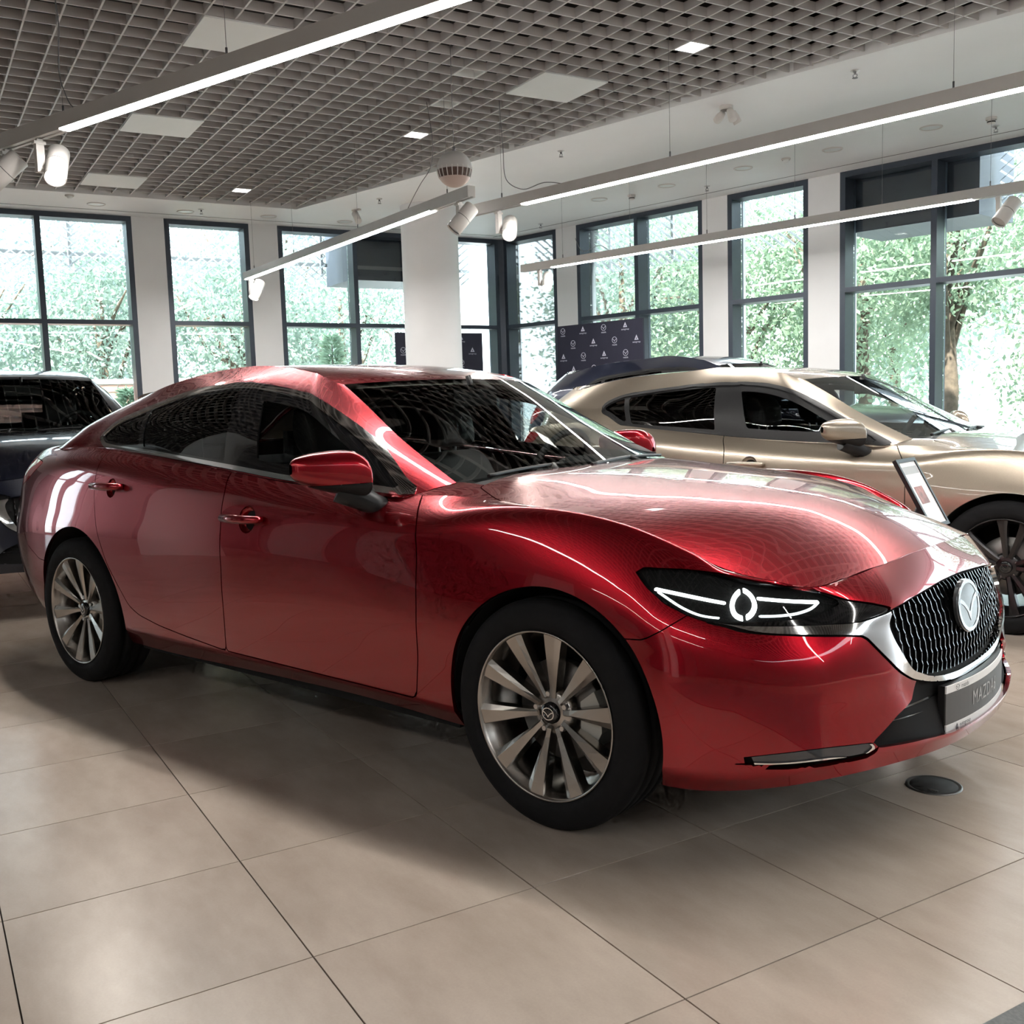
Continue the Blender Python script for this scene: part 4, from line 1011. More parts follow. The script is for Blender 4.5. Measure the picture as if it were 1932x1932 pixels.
    m = MB(); n = len(prof); m.add([(x, -.735, z) for x, z in prof]+[(x, .735, z) for x, z in prof], [tuple(range(n)), tuple(range(n, 2*n))[::-1]]+[(i, i+n, (i+1) % n+n, (i+1) % n) for i in range(n)]); m.build('dashboard', 'interior_black', i_)
    m = MB(); m.lathe([(.0, 0), (.1, .0)], 8); m = MB(Matrix.Translation((-.92, .37, .955)) @ Matrix.Rotation(math.radians(-66), 4, 'Y'))
    m.tube([(math.cos(2*math.pi*i/36)*.185, math.sin(2*math.pi*i/36)*.185, 0) for i in range(37)], .0155, 10, False); m.bar((-.18, 0, -.01), (.05, 0, -.02), .03, .02); m.bar((0, -.18, -.01), (0, .18, -.01), .035, .02); m.tube([(0, 0, -.005), (0, 0, -.05)], .06, 16); m.build('steering_wheel', 'interior_black', i_)
    m = MB(); m.add([(-.78, .23, .965), (-.78, .53, .965), (-.68, .55, .962), (-.68, .21, .962), (-.80, .26, 1.02), (-.80, .50, 1.02), (-.68, .52, .99), (-.68, .24, .99)], [(4, 5, 1, 0), (4, 7, 6, 5), (5, 6, 2, 1), (4, 0, 3, 7)]); m.build('instrument_hood', 'interior_black', i_)
    m = MB(); m.box(-1.10, -1.06, -.13, .13, 1.245, 1.315); m.tube([(-1.08, 0, 1.31), (-1.10, 0, 1.37)], .012, 8); m.build('rear_view_mirror', 'black_plastic', i_)
    pr = [(-2.05, .42), (-2.55, .40), (-2.80, .98), (-2.72, 1.02), (-2.60, .98), (-2.42, .52), (-2.05, .50)]
    n = len(pr); m = MB(); m.add([(x, -.66, z) for x, z in pr]+[(x, .66, z) for x, z in pr], [tuple(range(n)), tuple(range(n, 2*n))[::-1]]+[(i, i+n, (i+1) % n+n, (i+1) % n) for i in range(n)]); m.build('rear_bench', 'interior_black', i_)
    for yy in (-.38, .38): MB().cbox(-2.76, -2.68, yy-.12, yy+.12, 1.0, 1.14, .02).build('rear_headrest', 'interior_black', i_)
    lin = TM(cab0.V, cab0.F, cab0.N, np.stack([d_dlo, cab0.Q[:, 0]], 1)); lin = lin.clip(-lin.Q[:, 0]).offset(-.018).flip()
    tm_obj('pillar_lining', lin.join(lin.mirror()), 'interior_beige' if beige else 'interior_black', i_)
    hl2 = rf.offset(-.022).flip(); tm_obj('headliner', hl2.join(hl2.mirror()), 'interior_beige' if beige else 'interior_black', i_)
    # --- wipers
    for a, b_, c_ in (((-.475, -.58, 1.008), (-.50, -.20, 1.022), (-.49, .02, 1.018)), ((-.455, -.02, 1.012), (-.50, .30, 1.022), (-.535, .58, 1.012))):
        m = MB(); m.tube(open_spline([a, b_, c_], 8).tolist(), .0075, 6); m.tube([b_, ((a[0]+c_[0])/2+.03, (a[1]+c_[1])/2+.05, 1.0)], .011, 6); m.build('wiper', 'black_plastic', T)
    return T, ring

mat('bezel_grey', (.42, .44, .45), .3, metal=.9)
mat('grille_metal', (.10, .10, .105), .22, metal=1.)
mat('emblem_grey', (.07, .075, .08), .15, coat=1., metal=.3); mat('emblem_silver', (.40, .40, .41), .22, metal=1.)
RED, red_ring = build_car('sedan_car', 'glossy red sedan with silver ten-spoke wheels and lit headlights in the foreground', (0, 0, 0), 0, 'paint_red', DLO_SEDAN, GH_ST, beige=True)
# number plate holder on the red car
def number_plate(parent):
    t = empty('number_plate'); t.parent = parent
    Wd, z0, z1 = .53, .298, .430; n = 20; m1 = MB(); m2 = MB(); m3 = MB()
    X = lambda y: .957-.42*(y*y)
    def band(mb, a, b, off, th=.004):
        vs = []; ys = np.linspace(-Wd/2, Wd/2, n+1)
        for y in ys: vs += [(X(y)+off, y, a), (X(y)+off, y, b), (X(y)+off-th, y, b), (X(y)+off-th, y, a)]
        fs = []
        for i in range(n):
            for j in range(4): fs.append((i*4+j, (i+1)*4+j, (i+1)*4+(j+1) % 4, i*4+(j+1) % 4))
        fs += [(0, 1, 2, 3), (n*4+3, n*4+2, n*4+1, n*4)]
        mb.add(vs, fs)
    band(m1, z0, z1, -.004, .018); m1.build('plate_holder', 'black_plastic', t)
    band(m2, z0+.0215, z1-.0215, .0); m2.build('plate_face', 'plate_grey', t)
    band(m3, z1-.021, z1, .001); band(m3, z0, z0+.021, .001); m3.build('plate_bands', 'paper_white', t)
    def wrap(V, y0, z, k=1., ky=1.): return [(X(y0+p[0]*k)+.0016, y0+p[0]*k, z+p[1]*k*ky) for p in V]
    V, F = text_mesh('MAZDA6', .066, 0, 1.12); m = MB(); m.add(wrap(V.tolist(), -.005, .364, .76, 1.2), F); m.build('plate_lettering', 'letter_grey', t)
    m = MB(); V, F = text_mesh('mazda', .018, 0); m.add([(a+.001, b, c) for a, b, c in wrap(V.tolist(), -.165, z1-.011)], F)
    for V, F in emblem_shape(.020, .016, 0.0003): m.add([(a+.001, b, c) for a, b, c in wrap(V, -.208, z1-.0105)], F)
    V, F = text_mesh('autogroup', .016, 0); m.add([(a+.001, b, c) for a, b, c in wrap(V.tolist(), -.160, z0+.0105)], F)
    m.add([(a+.001, b, c) for a, b, c in wrap([(0, .008, 0), (-.008, -.007, 0), (.008, -.007, 0), (0, .002, 0), (-.003, -.004, 0), (.003, -.004, 0)], -.210, z0+.0105)], [(0, 1, 4, 3), (1, 2, 5, 4), (2, 0, 3, 5)])
    m.build('plate_small_print', 'letter_dark', t)
number_plate(RED)
# ------------------------------------------------------------------ the other cars
GOLD, _ = build_car('hatchback_car', 'beige metallic hatchback with dark alloy wheels behind the red sedan', (.363, 3.264, 0), 0, 'paint_gold', DLO_HATCH, GH_HATCH, hatch=True, alloy='alloy_dark', wheel_style=1, chrome_trim='black_plastic', lights_on=False)
NAVY, _ = build_car('hatchback_car', 'dark navy car parked behind the beige hatchback, only its roof showing', (-1.6, 5.72, 0), 0, 'paint_navy', DLO_HATCH, GH_HATCH, hatch=True, alloy='alloy_dark', wheel_style=1, chrome_trim='black_plastic', lights_on=False, zs=1.15)
LEFT, _ = build_car('suv_car', 'black car facing the camera at the left edge behind the red sedan', (-5.3, .2, 0), math.radians(-14), 'paint_black', DLO_HATCH, GH_HATCH, hatch=True, alloy='alloy_dark', wheel_style=1, chrome_trim='chrome', lights_on=False, zs=1.15)
# ------------------------------------------------------------------ suspended linear lamps
def cable_pts(a, b, sag=.0): return [a, b]
def linear_lamp(P0, P1, lit, cables, label, wires=(), led='led'):
    """box-section luminaire from P0 to P1 (bottom z = 2.89), LED strip between the fractions lit"""
    zb = 2.89; d = Vector(P1)-Vector(P0); L = d.length; ang = math.atan2(d.y, d.x)
    t = tag(empty('linear_lamp', (P0[0], P0[1], zb), ang), label, 'lamp', 'suspended linear lamps')
    MB().box(0, L, -.035, .035, .006, .09).build('housing', 'lamp_white', t)
    MB().box(lit[0]*L, lit[1]*L, -.029, .029, -.002, .0075).build('led_strip', led, t)
    for k, (a, b) in enumerate(((0, lit[0]), (lit[1], 1))):
        if (b-a)*L > .05:
            m = MB(); m.box(a*L, b*L, -.035, -.012, 0, .006); m.box(a*L, b*L, .012, .035, 0, .006); m.build('track_rail', 'lamp_white', t)
    for f in cables:
        m = MB(); m.tube([(f*L, 0, .09), (f*L, 0, .135)], .006, 8); m.tube([(f*L, 0, .135), (f*L, 0, GZ-zb+.3)], .0016, 5)
        m.build('suspension_wire', 'wire_grey', t)
    for w in wires:
        m = MB(); m.tube(open_spline(np.array([Vector(p)-Vector((0, 0, 0)) for p in w]), 8).tolist(), .0035, 6); m.build('power_cord', 'wire_grey', t)
    return t
def spot_head(loc, aim, label, on=True, energy=60.):
    """track spotlight: adapter box hanging from the lamp rail, cylinder head aimed at a point"""
    t = tag(empty('track_spotlight', (loc[0], loc[1], loc[2]-.003)), label, 'spotlight', 'track spotlights')
    m = MB(); m.box(-.018, .018, -.018, .018, -.012, .0); m.box(-.02, .02, -.035, .035, -.03, -.012); m.box(-.017, .017, -.024, .024, -.19, -.03)
    d = (Vector(aim)-Vector(loc)-Vector((0, 0, -.17))).normalized()
    side = Vector((-d.y, d.x, 0)).normalized(); ctr = Vector((0, 0, -.15))+side*.092
    m.build('adapter', 'spot_white', t)
    MB().tube([Vector((0, 0, -.16)), ctr], .012, 10).build('hinge', 'spot_white', t)
    q = d.to_track_quat('Z', 'Y').to_matrix().to_4x4(); q.translation = ctr
    h = MB(q); h.lathe([(0, -.13), (.058, -.13), (.063, -.124), (.063, -.012)], 28); h.lathe([(.063, -.008), (.063, .118), (.060, .12), (.054, .108)], 28); h.build('head', 'spot_white', t)
    MB(q).lathe([(.0622, -.013), (.0622, -.007)], 28).build('ring_joint', 'wire_black', t)
    MB(q).lathe([(0, .10), (.054, .104)], 28).build('lens', 'led_spot' if on else 'satin_silver', t)
    if on:
        l = bpy.data.lights.new('spot_beam', 'SPOT'); l.energy = energy; l.spot_size = math.radians(46); l.spot_blend = .7; l.shadow_soft_size = .04; l.color = (1, .93, .84)
        lo = bpy.data.objects.new('spot_beam', l); COL.objects.link(lo); lo.parent = t; lo.location = ctr+d*.13; lo.rotation_euler = d.to_track_quat('-Z', 'Y').to_euler()
    return t
lampA = linear_lamp((-5.25, -.305), (3.35, .44), (.143, 1.0), (.055, .143, .311, .60, .85), 'large suspended linear lamp crossing the upper left above the red car',
                    [[(1.20, 0, .95), (1.22, .02, .6), (1.24, .0, .25), (1.30, .02, .12), (1.42, .01, .10), (1.62, 0, .09)]])
lampB = linear_lamp((-4.36, 3.585), (1.6, 3.05), (.108, 1.0), (.065, .36, .70), 'long suspended linear lamp above the beige hatchback',
                    [[(.39, 0, .95), (.40, .02, .5), (.43, .02, .24), (.62, .01, .13), (.9, 0, .135), (1.1, .0, .09)]])
lampC = linear_lamp((-6.55, 6.86), (.35, 6.30), (.075, .80), (.10, .25, .40, .55, .68, .82), 'farthest linear lamp hanging in front of the right-hand windows',
                    [[(.9, 0, .3), (1.0, 0, .14), (1.3, 0, .16), (1.42, 0, .09)]])
lampD = linear_lamp((-9.10, 4.53), (-3.79, 2.975), (.01, .885), (.06, .30, .61, .93), 'linear lamp slanting in front of the white round column',
                    [[(4.85, 0, .9), (4.86, 0, .35), (4.7, 0, .27), (4.55, 0, .18), (4.42, 0, .09)]])
for P0, P1, lb in (((-3.6, -4.6), (3.2, -5.2), 'unseen linear lamp added behind the camera to light the car side'), ((-3.2, -7.4), (4.4, -8.3), 'unseen rearmost linear lamp added near the back wall as fill light'), ((2.6, .9), (7.4, .5), 'linear lamp beyond the front of the red car'), ((2.8, -2.2), (7.2, -2.9), 'linear lamp over the empty bay at the side')):
    linear_lamp(P0, P1, (.05, .95), (.1, .5, .9), lb, led='led_dim')  # unseen; the two behind the camera are added to light the car side
spot_head((-4.30, -.223, 2.89), (-2.6, -1.5, .3), 'lit white track spotlight under the nearest lamp, right of its pair', energy=70)
spot_head((-4.66, -.254, 2.89), (-6.2, -2.2, .5), 'white track spotlight cut by the photo edge, left of its pair', energy=50)
spot_head((-3.98, 3.03, 2.89), (-4.9, 1.6, .8), 'unlit looking white track spotlight on the lamp end beside the column', on=False)
spot_head((-4.02, 3.555, 2.89), (-2.2, 1.2, .6), 'lit white track spotlight at the left end of the lamp above the beige car', energy=70)
spot_head((-8.93, 4.48, 2.89), (-8.6, 2.9, .4), 'lit white track spotlight at the far left end of the slanting lamp', energy=40)
spot_head((-6.25, 6.835, 2.89), (-5.3, 5.2, .6), 'lit white track spotlight at the left end of the farthest lamp', energy=40)
spot_head((-.82, 6.395, 2.89), (-1.9, 4.8, .6), 'white track spotlight at the right end of the farthest lamp', on=False)

# ------------------------------------------------------------------ globe loudspeaker
def lathe_arc(r, z0, z1, n): return [(r*math.cos(math.asin(max(-1, min(1, z/r)))), z) for z in np.linspace(z0, z1, n)]
g = tag(empty('globe_speaker', (-3.40, 2.38, 2.95)), 'round grey pendant speaker with a brown slotted band', 'speaker'); R = .128
MB().lathe(lathe_arc(R, -.02+.012, R-.0001, 14), 40).build('upper_shell', 'lamp_white', g)
mat('speaker_pink', (.62, .50, .45), .5); MB().lathe(lathe_arc(R, -R+.0001, -.062, 12), 40).build('lower_shell', 'speaker_pink', g)
mat('speaker_brown', (.12, .075, .06), .6, noise=.3, nscale=60); MB().lathe(lathe_arc(R-.006, -.064, .010, 8), 40).build('grille_band', 'speaker_brown', g)
for k in range(20):
    a = 2*math.pi*k/20; MB().tube([(R*.99*math.cos(a)*s, R*.99*math.sin(a)*s, z) for s, z in ((.885, -.062), (.955, -.036), (1.0, -.01), (1.0, .01))], .0035, 5).build('rib', 'spot_white', g)
MB().tube([(0, 0, R-.004), (0, 0, R+.03)], .012, 10).build('cable_gland', 'wire_grey', g)
MB().tube([(0, 0, R+.03), (0, 0, 1.48)], .003, 6).build('hanging_cable', 'wire_grey', g)

# ------------------------------------------------------------------ ceiling fittings
mat('panel_white', (.86, .88, .87), .6, noise=.01, nscale=4)
for x, y, lb in ((-4.22, 1.17, 'white square ceiling panel behind the nearest lamp'), (-6.54, 1.96, 'white square ceiling panel just under the nearest lamp on the left'), (-8.75, 2.65, 'white square ceiling panel farthest left near the border'), (-3.51, 3.56, 'white square ceiling panel right of the globe speaker')):
    u, v = to_uv(x, y); u = gu0+CE*(round((u-gu0)/CE-.5)+.5); v = gv0+CE*(round((v-gv0)/CE-.5)+.5); p = rw(u, v, GZ-.012)
    o = MB().box(-.298, .298, -.298, .298, 0, .011).build('ceiling_panel', 'panel_white', None, p); o.rotation_euler = (0, 0, TH); tag(o, lb, 'ceiling panel', 'square panels in the ceiling grid')
for x, y, on, lb in ((-5.28, 3.88, 1, 'lit square downlight in the grid left of the globe speaker'), (-8.24, 3.95, 1, 'small lit square downlight in the grid near the corner'), (-2.14, 3.70, 1, 'lit square downlight in the grid at the upper right'), (-4.33, 3.39, 0, 'pale square fitting in the grid above the globe speaker'), (-3.70, 2.95, 0, 'pale square fitting in the grid beside the right panel')):
    u, v = to_uv(x, y); u = gu0+CE*(round((u-gu0)/CE-.5)+.5); v = gv0+CE*(round((v-gv0)/CE-.5)+.5); p = rw(u, v, GZ)
    t = tag(empty('grid_downlight', p, TH), lb, 'downlight', 'square downlights in the ceiling grid')
    m = MB(); k = CE/2-SW/2-.001
    for s in (-1, 1): m.box(-k, k, *sorted((s*k, s*(k-.006))), .0, .09); m.box(*sorted((s*k, s*(k-.006))), -k+.006, k-.006, .0, .09)
    m.box(-k, k, -k, k, .088, .094); m.build('casing', 'panel_white', t)
    if on: MB().box(-k+.02, k-.02, -k+.02, k-.02, .08, .088).build('diffuser', 'led', t)
mat('downlight_disc', (.74, .78, .78), .35)
dls = [(-9.94, 3.08), (-9.69, 4.11), (-9.31, 5.08), (-8.98, 6.07), (-5.82, 7.52), (-4.81, 7.48), (-3.74, 7.35), (-2.69, 7.29), (-1.66, 7.18)]
wh = ['leftmost on the left border', 'second from the left on the left border', 'third from the left on the left border', 'last on the left border before the column', 'first right of the corner on the right border', 'second on the right border', 'third on the right border', 'fourth on the right border', 'rightmost on the right border']
for (x, y), w in zip(dls, wh):
    t = tag(empty('round_downlight', (x, y, WALL_H)), 'round flush downlight, '+w, 'downlight', 'round downlights in the ceiling border')
    MB().lathe([(.105, 0), (.105, -.006), (.098, -.010), (.088, -.010), (.086, -.004)], 36).build('rim', 'spot_white', t); MB().lathe([(0, -.005), (.087, -.004)], 36).build('disc', 'downlight_disc', t)
def sprinkler(x, y, lb, up=WALL_H):
    t = tag(empty('sprinkler_head', (x, y, up)), lb, 'sprinkler', 'sprinkler heads under the ceiling border')
    MB().lathe([(.036, 0), (.036, -.004), (.02, -.010), (.014, -.012)], 20).build('rosette', 'satin_silver', t)
    m = MB(); m.tube([(0, 0, -.008), (0, 0, -.03)], .009, 8); m.tube([(.014, 0, -.028), (.017, 0, -.042), (.006, 0, -.055)], .0025, 6); m.tube([(-.014, 0, -.028), (-.017, 0, -.042), (-.006, 0, -.055)], .0025, 6); m.build('yoke', 'wire_grey', t)
    MB().lathe([(0, -.054), (.022, -.056), (.022, -.058), (0, -.058)], 16).build('deflector', 'wire_grey', t)
for x, y, lb in ((-7.56, 5.42, 'sprinkler head left of the slanting lamp, before the column'), (-4.63, 5.23, 'sprinkler head on the border right of the globe speaker'), (-1.49, 4.95, 'sprinkler head on the border at the upper right'), (-4.5, 7.88, 'sprinkler head near the groove above the middle window'), (-9.45, 4.18, 'sprinkler head on the left border between two round downlights'), (-1.2, 7.62, 'sprinkler head below the smoke detector at the right edge'), (-7.4, 8.3, 'sprinkler head above the corner window')): sprinkler(x, y, lb)
def smoke(x, y, lb):
    t = tag(empty('smoke_detector', (x, y, WALL_H)), lb, 'smoke detector', 'smoke detectors')
    MB().lathe([(.05, 0), (.05, -.018), (.046, -.022)], 28).build('base', 'spot_white', t); MB().lathe([(.034, -.018), (.036, -.05), (.028, -.058), (0, -.06)], 24).build('chamber', 'spot_white', t)
    MB().lathe([(.0365, -.034), (.0372, -.036), (.0372, -.044), (.0365, -.046)], 24).build('slot_band', 'wire_black', t)
smoke(-5.40, 7.62, 'white smoke detector above the second window from the corner'); smoke(-1.14, 7.26, 'white smoke detector at the right edge of the border')
def sensor(x, y, lb):
    t = tag(empty('ceiling_sensor', (x, y, WALL_H)), lb, 'sensor'); MB().lathe([(.05, 0), (.05, -.012), (.042, -.016)], 24).build('base', 'spot_white', t); MB().lathe([(.034, -.014), (.026, -.034), (0, -.040)], 20).build('dome', 'panel_white', t)
sensor(-9.66, 2.62, 'small white domed sensor on the left ceiling border'); sensor(-3.21, 7.30, 'small white domed sensor on the right ceiling border')
t = tag(empty('emergency_light', (-2.68, 5.06, WALL_H)), 'white emergency light with three tilted heads on the border', 'emergency light')
MB().lathe([(.06, 0), (.06, -.03), (.05, -.035)], 20).build('base', 'spot_white', t)
for a, tl in ((2.6, .9), (0.9, .35), (-.5, .35)):
    d = Vector((math.cos(a)*math.sin(tl*1.4), math.sin(a)*math.sin(tl*1.4), -math.cos(tl*1.4))); q = d.to_track_quat('Z', 'Y').to_matrix().to_4x4(); q.translation = Vector((math.cos(a)*.055, math.sin(a)*.055, -.045))
    MB(q).lathe([(0, 0), (.028, .004), (.036, .05), (.036, .11), (.030, .112), (0, .108)], 18).build('lamp_head', 'spot_white', t)
t = tag(empty('ceiling_spotlight', (-8.24, 5.64, WALL_H)), 'small white spotlight on the border left of the column', 'spotlight')
MB().box(-.07, .07, -.02, .02, -.02, 0).build('base', 'spot_white', t); MB().tube([(0, 0, -.02), (.0, 0, -.05)], .01, 8).build('neck', 'spot_white', t)
MB().tube([(-.03, 0, -.045), (.07, -.03, -.16)], .042, 20).build('head', 'spot_white', t)

# ------------------------------------------------------------------ printed backdrop boards
def printed_board(name, P0, P1, z0, z1, label, ph):
    """flat upright board between two plan points with a repeating print of two marks"""
    a, b = Vector(P0), Vector(P1); L = (b-a).length; H = z1-z0; d = (b-a)/L; ang = math.atan2(d.y, d.x)
    t = tag(empty(name, (a.x, a.y, 0), ang), label, 'display board', 'printed backdrop boards')
    MB().box(0, L, 0, .03, z0, z1).build('panel', 'board_navy', t)
    for x in (.15, L-.15): m = MB(); m.box(x-.02, x+.02, .03, .06, .0, z0+.3); m.box(x-.03, x+.03, -.22, .28, 0, .025); m.build('foot_stand', 'frame_anthracite', t)
    marks = MB(); tv1, tf1 = text_mesh('mazda', .055, .0004); tv2, tf2 = text_mesh('autogroup', .050, .0004)
    base = Matrix.Translation((0, -.0012, 0)) @ Matrix.Rotation(math.radians(90), 4, 'X')
    dx, dz = .185, .175; nx = int(L/dx)
    for i in range(nx+1):
        for j in range(int(H/dz)+1):
            x = .11+i*dx; z = z1-.075-j*dz
            if (i+j*1+ph) % 2 == 1 or x > L-.08 or z < z0+.05: continue
            kind = ((i-j+ph)//2) % 2
            M = base @ Matrix.Translation((x, z, 0)); marks.M = M
            if kind == 0:
                for V, F in emblem_shape(.085, .085, .001): marks.add(V, F)
                marks.M = M @ Matrix.Translation((0, -.062, 0)); marks.add([(p[0]*.6, p[1]*.6, p[2]) for p in tv1.tolist()], tf1)
            else:
                o3 = [(0, .045), (-.035, -.022), (.035, -.022)]; i3 = [(0, .012), (-.011, -.010), (.011, -.010)]
                marks.add([(*p, 0) for p in o3]+[(*p, 0) for p in i3], [(0, 1, 4, 3), (1, 2, 5, 4), (2, 0, 3, 5)])
                marks.M = M @ Matrix.Translation((0, -.048, 0)); marks.add([(p[0]*.62, p[1]*.62, p[2]) for p in tv2.tolist()], tf2)
    marks.build('printed_marks', 'board_print', t)
    return t
printed_board('backdrop_board', wr(.57, -.62, 0), wr(2.08, -.62, 0), .40, 2.30, 'navy backdrop board with white winged-oval and triangle marks by the right-hand windows', 0)
printed_board('backdrop_board', rw(U0+.55, 3.63), rw(U0+.55, 5.02), .40, 2.30, 'navy printed backdrop board half hidden behind the round column', 1)

# ------------------------------------------------------------------ floor box, mat, price stand
t = tag(empty('floor_box', (.779, .095, 0)), 'round dark floor outlet cover under the front bumper of the red car', 'floor outlet')
MB().lathe([(.085, 0), (.085, .003), (.080, .004), (.072, .002)], 40).build('ring', 'brake_iron', t); mat('cover_dark', (.05, .047, .045), .6, noise=.15, nscale=30)
MB().lathe([(0, .003), (.071, .003), (.074, .001)], 40).build('cover', 'cover_dark', t); MB().box(.0, .03, -.055, -.047, .003, .0055).build('finger_pull', 'satin_silver', t)
mat('mat_grey', (.17, .175, .17), .95, noise=.12, nscale=120, bump=.2)
o = MB().box(0, 1.6, 0, 3.2, 0, .006).build('floor_mat', 'mat_grey', None, rw(1.565, -3.7, .0005)); o.rotation_euler = (0, 0, TH); tag(o, 'thin grey mat on the tiles at the lower right corner', 'mat')
def info_stand():
    t = tag(empty('info_stand', (.30, 1.31, 0), 0), 'black framed leaflet stand between the red sedan and the beige hatchback', 'sign stand')
    W, H = .222, .325
    q = Matrix(((0, -.48, .877, .017), (1, 0, 0, -.01), (0, .877, .48, .818), (0, 0, 0, 1)))
    m = MB(q); b = .016
    m.box(-W/2, W/2, H/2-b, H/2, -.012, .006); m.box(-W/2, W/2, -H/2, -H/2+b, -.012, .006); m.box(-W/2, -W/2+b, -H/2+b, H/2-b, -.012, .006); m.box(W/2-b, W/2, -H/2+b, H/2-b, -.012, .006); m.build('frame', 'black_plastic', t)
    MB(q).box(-W/2+b, W/2-b, -H/2+b, H/2-b, -.010, .001).build('leaflet', 'paper_white', t)
    mat('leaflet_picture', (.30, .12, .10), .5, noise=.6, nscale=30); MB(q).box(-.06, .03, -.05, .03, .0008, .002).build('leaflet_photo', 'leaflet_picture', t)
    MB(q).box(-.085, .085, .09, .125, .0008, .002).build('leaflet_heading', 'letter_grey', t)
    MB().tube([(.01, 0, .80), (-.01, 0, .70), (0, 0, .02)], .013, 12).build('pole', 'black_plastic', t); MB().lathe([(0, .02), (.13, .016), (.14, .008), (.14, 0)], 36).build('base', 'black_plastic', t)
    return t
info_stand()
# ------------------------------------------------------------------ outside: ground, sunscreens, walls, trees
mat('pavement', (.62, .61, .59), .9, noise=.08, nscale=3)
gp = MB().box(-60, 60, -30, 70, -.45, -.14).build('ground', 'pavement'); tag(gp, kind='structure')
def leaf_mat(name, a, b, tr=.5):
    m = bpy.data.materials.new(name); m.use_nodes = True; nt = m.node_tree; nt.nodes.clear()
    out = nt.nodes.new('ShaderNodeOutputMaterial'); d = nt.nodes.new('ShaderNodeBsdfDiffuse'); t = nt.nodes.new('ShaderNodeBsdfTranslucent'); mx = nt.nodes.new('ShaderNodeMixShader'); mx.inputs[0].default_value = tr
    tc = nt.nodes.new('ShaderNodeTexCoord'); nz = nt.nodes.new('ShaderNodeTexNoise'); nz.inputs['Scale'].default_value = 1.6; nz.inputs['Detail'].default_value = 6; nt.links.new(tc.outputs['Object'], nz.inputs['Vector'])
    r = nt.nodes.new('ShaderNodeValToRGB'); r.color_ramp.elements[0].color = (*a, 1); r.color_ramp.elements[1].color = (*b, 1); r.color_ramp.elements[0].position = .3; r.color_ramp.elements[1].position = .7
    nt.links.new(nz.outputs['Fac'], r.inputs['Fac']); nt.links.new(r.outputs[0], d.inputs[0]); nt.links.new(r.outputs[0], t.inputs[0])
    nt.links.new(d.outputs[0], mx.inputs[1]); nt.links.new(t.outputs[0], mx.inputs[2]); nt.links.new(mx.outputs[0], out.inputs[0]); MATS[name] = m
leaf_mat('leaf_green', (.15, .22, .15), (.34, .43, .31)); leaf_mat('leaf_pale', (.16, .225, .19), (.33, .41, .35)); leaf_mat('leaf_fir', (.16, .25, .17), (.32, .44, .32)); leaf_mat('leaf_yellow', (.30, .28, .08), (.55, .48, .18))
mat('bark', (.10, .075, .055), .9, noise=.3, nscale=15, bump=.5)
def leaves(c, size, n, ln, seed):
    """leaf quads scattered through clumps; returns V, F"""
    R = np.random.RandomState(seed); ncl = max(6, n//110)
    a = R.normal(size=(ncl, 3)); a /= np.linalg.norm(a, axis=1, keepdims=True); cl = a*(R.uniform(.35, 1, (ncl, 1))**.6)*np.array(size)*.86
    k = R.randint(0, ncl, n); p = cl[k]+R.normal(size=(n, 3))*np.array(size)*.17+np.array(c)
    d = R.normal(size=(n, 3)); d[:, 2] -= .5; d /= np.linalg.norm(d, axis=1, keepdims=True); s = np.cross(d, R.normal(size=(n, 3))); s /= np.linalg.norm(s, axis=1, keepdims=True)
    L = ln*R.uniform(.7, 1.3, (n, 1)); w = L*.24
    V = np.stack([p, p+d*L*.5+s*w, p+d*L, p+d*L*.5-s*w], 1).reshape(-1, 3); F = np.arange(4*n).reshape(n, 4)
    return V, F
def tree(x, y, h, size, n, ln, lm, label, seed, trunk=True):
    t = tag(empty('tree', (x, y, -.14)), label, 'tree', 'trees outside the windows')
    V, F = leaves((0, 0, h), size, n, ln, seed); V[:, 2] = np.maximum(V[:, 2], .05); o = link('foliage', mesh_np('foliage', V, F), lm, t)
    if trunk:
        R = random.Random(seed); m = MB(); m.tube([(0, 0, 0), (.05, .02, h*.4), (-.04, .06, h*.75), (.0, .0, h+size[2]*.4)], [.13, .11, .09, .04], 10)
        for i in range(6): a = R.uniform(0, 6.28); m.tube([(0, 0, h*R.uniform(.45, .9)), (math.cos(a)*size[0]*.4, math.sin(a)*size[1]*.4, h+R.uniform(-.2, .3)*size[2]), (math.cos(a)*size[0]*.75, math.sin(a)*size[1]*.75, h+R.uniform(0, .5)*size[2])], [.055, .035, .012], 6)
        m.build('trunk', 'bark', t)
    return t
def fir(x, y, h, r, label, seed, lm='leaf_fir'):
    t = tag(empty('fir_tree', (x, y, -.14)), label, 'tree', 'young firs outside the windows'); R = np.random.RandomState(seed); Vs = []
    n = 2600; z = h*(.06+.94*R.uniform(0, 1, n)**1.25); rad = r*(1-z/h)+.03; a = R.uniform(0, 6.283, n); q = np.sqrt(R.uniform(.05, 1, n))*rad
    p = np.stack([np.cos(a)*q, np.sin(a)*q, z+(rad-q)*.25], 1); d = np.stack([np.cos(a), np.sin(a), R.uniform(.0, .6, n)], 1); d /= np.linalg.norm(d, axis=1, keepdims=True)
    s = np.cross(d, R.normal(size=(n, 3))); s /= np.linalg.norm(s, axis=1, keepdims=True); L = .16*R.uniform(.6, 1.2, (n, 1))
    V = np.stack([p, p+d*L*.5+s*.018, p+d*L, p+d*L*.5-s*.018], 1).reshape(-1, 3); link('foliage', mesh_np('foliage', V, np.arange(4*n).reshape(n, 4)), lm, t)
    MB().tube([(0, 0, 0), (0, 0, h*.95)], [.05, .008], 8).build('trunk', 'bark', t)
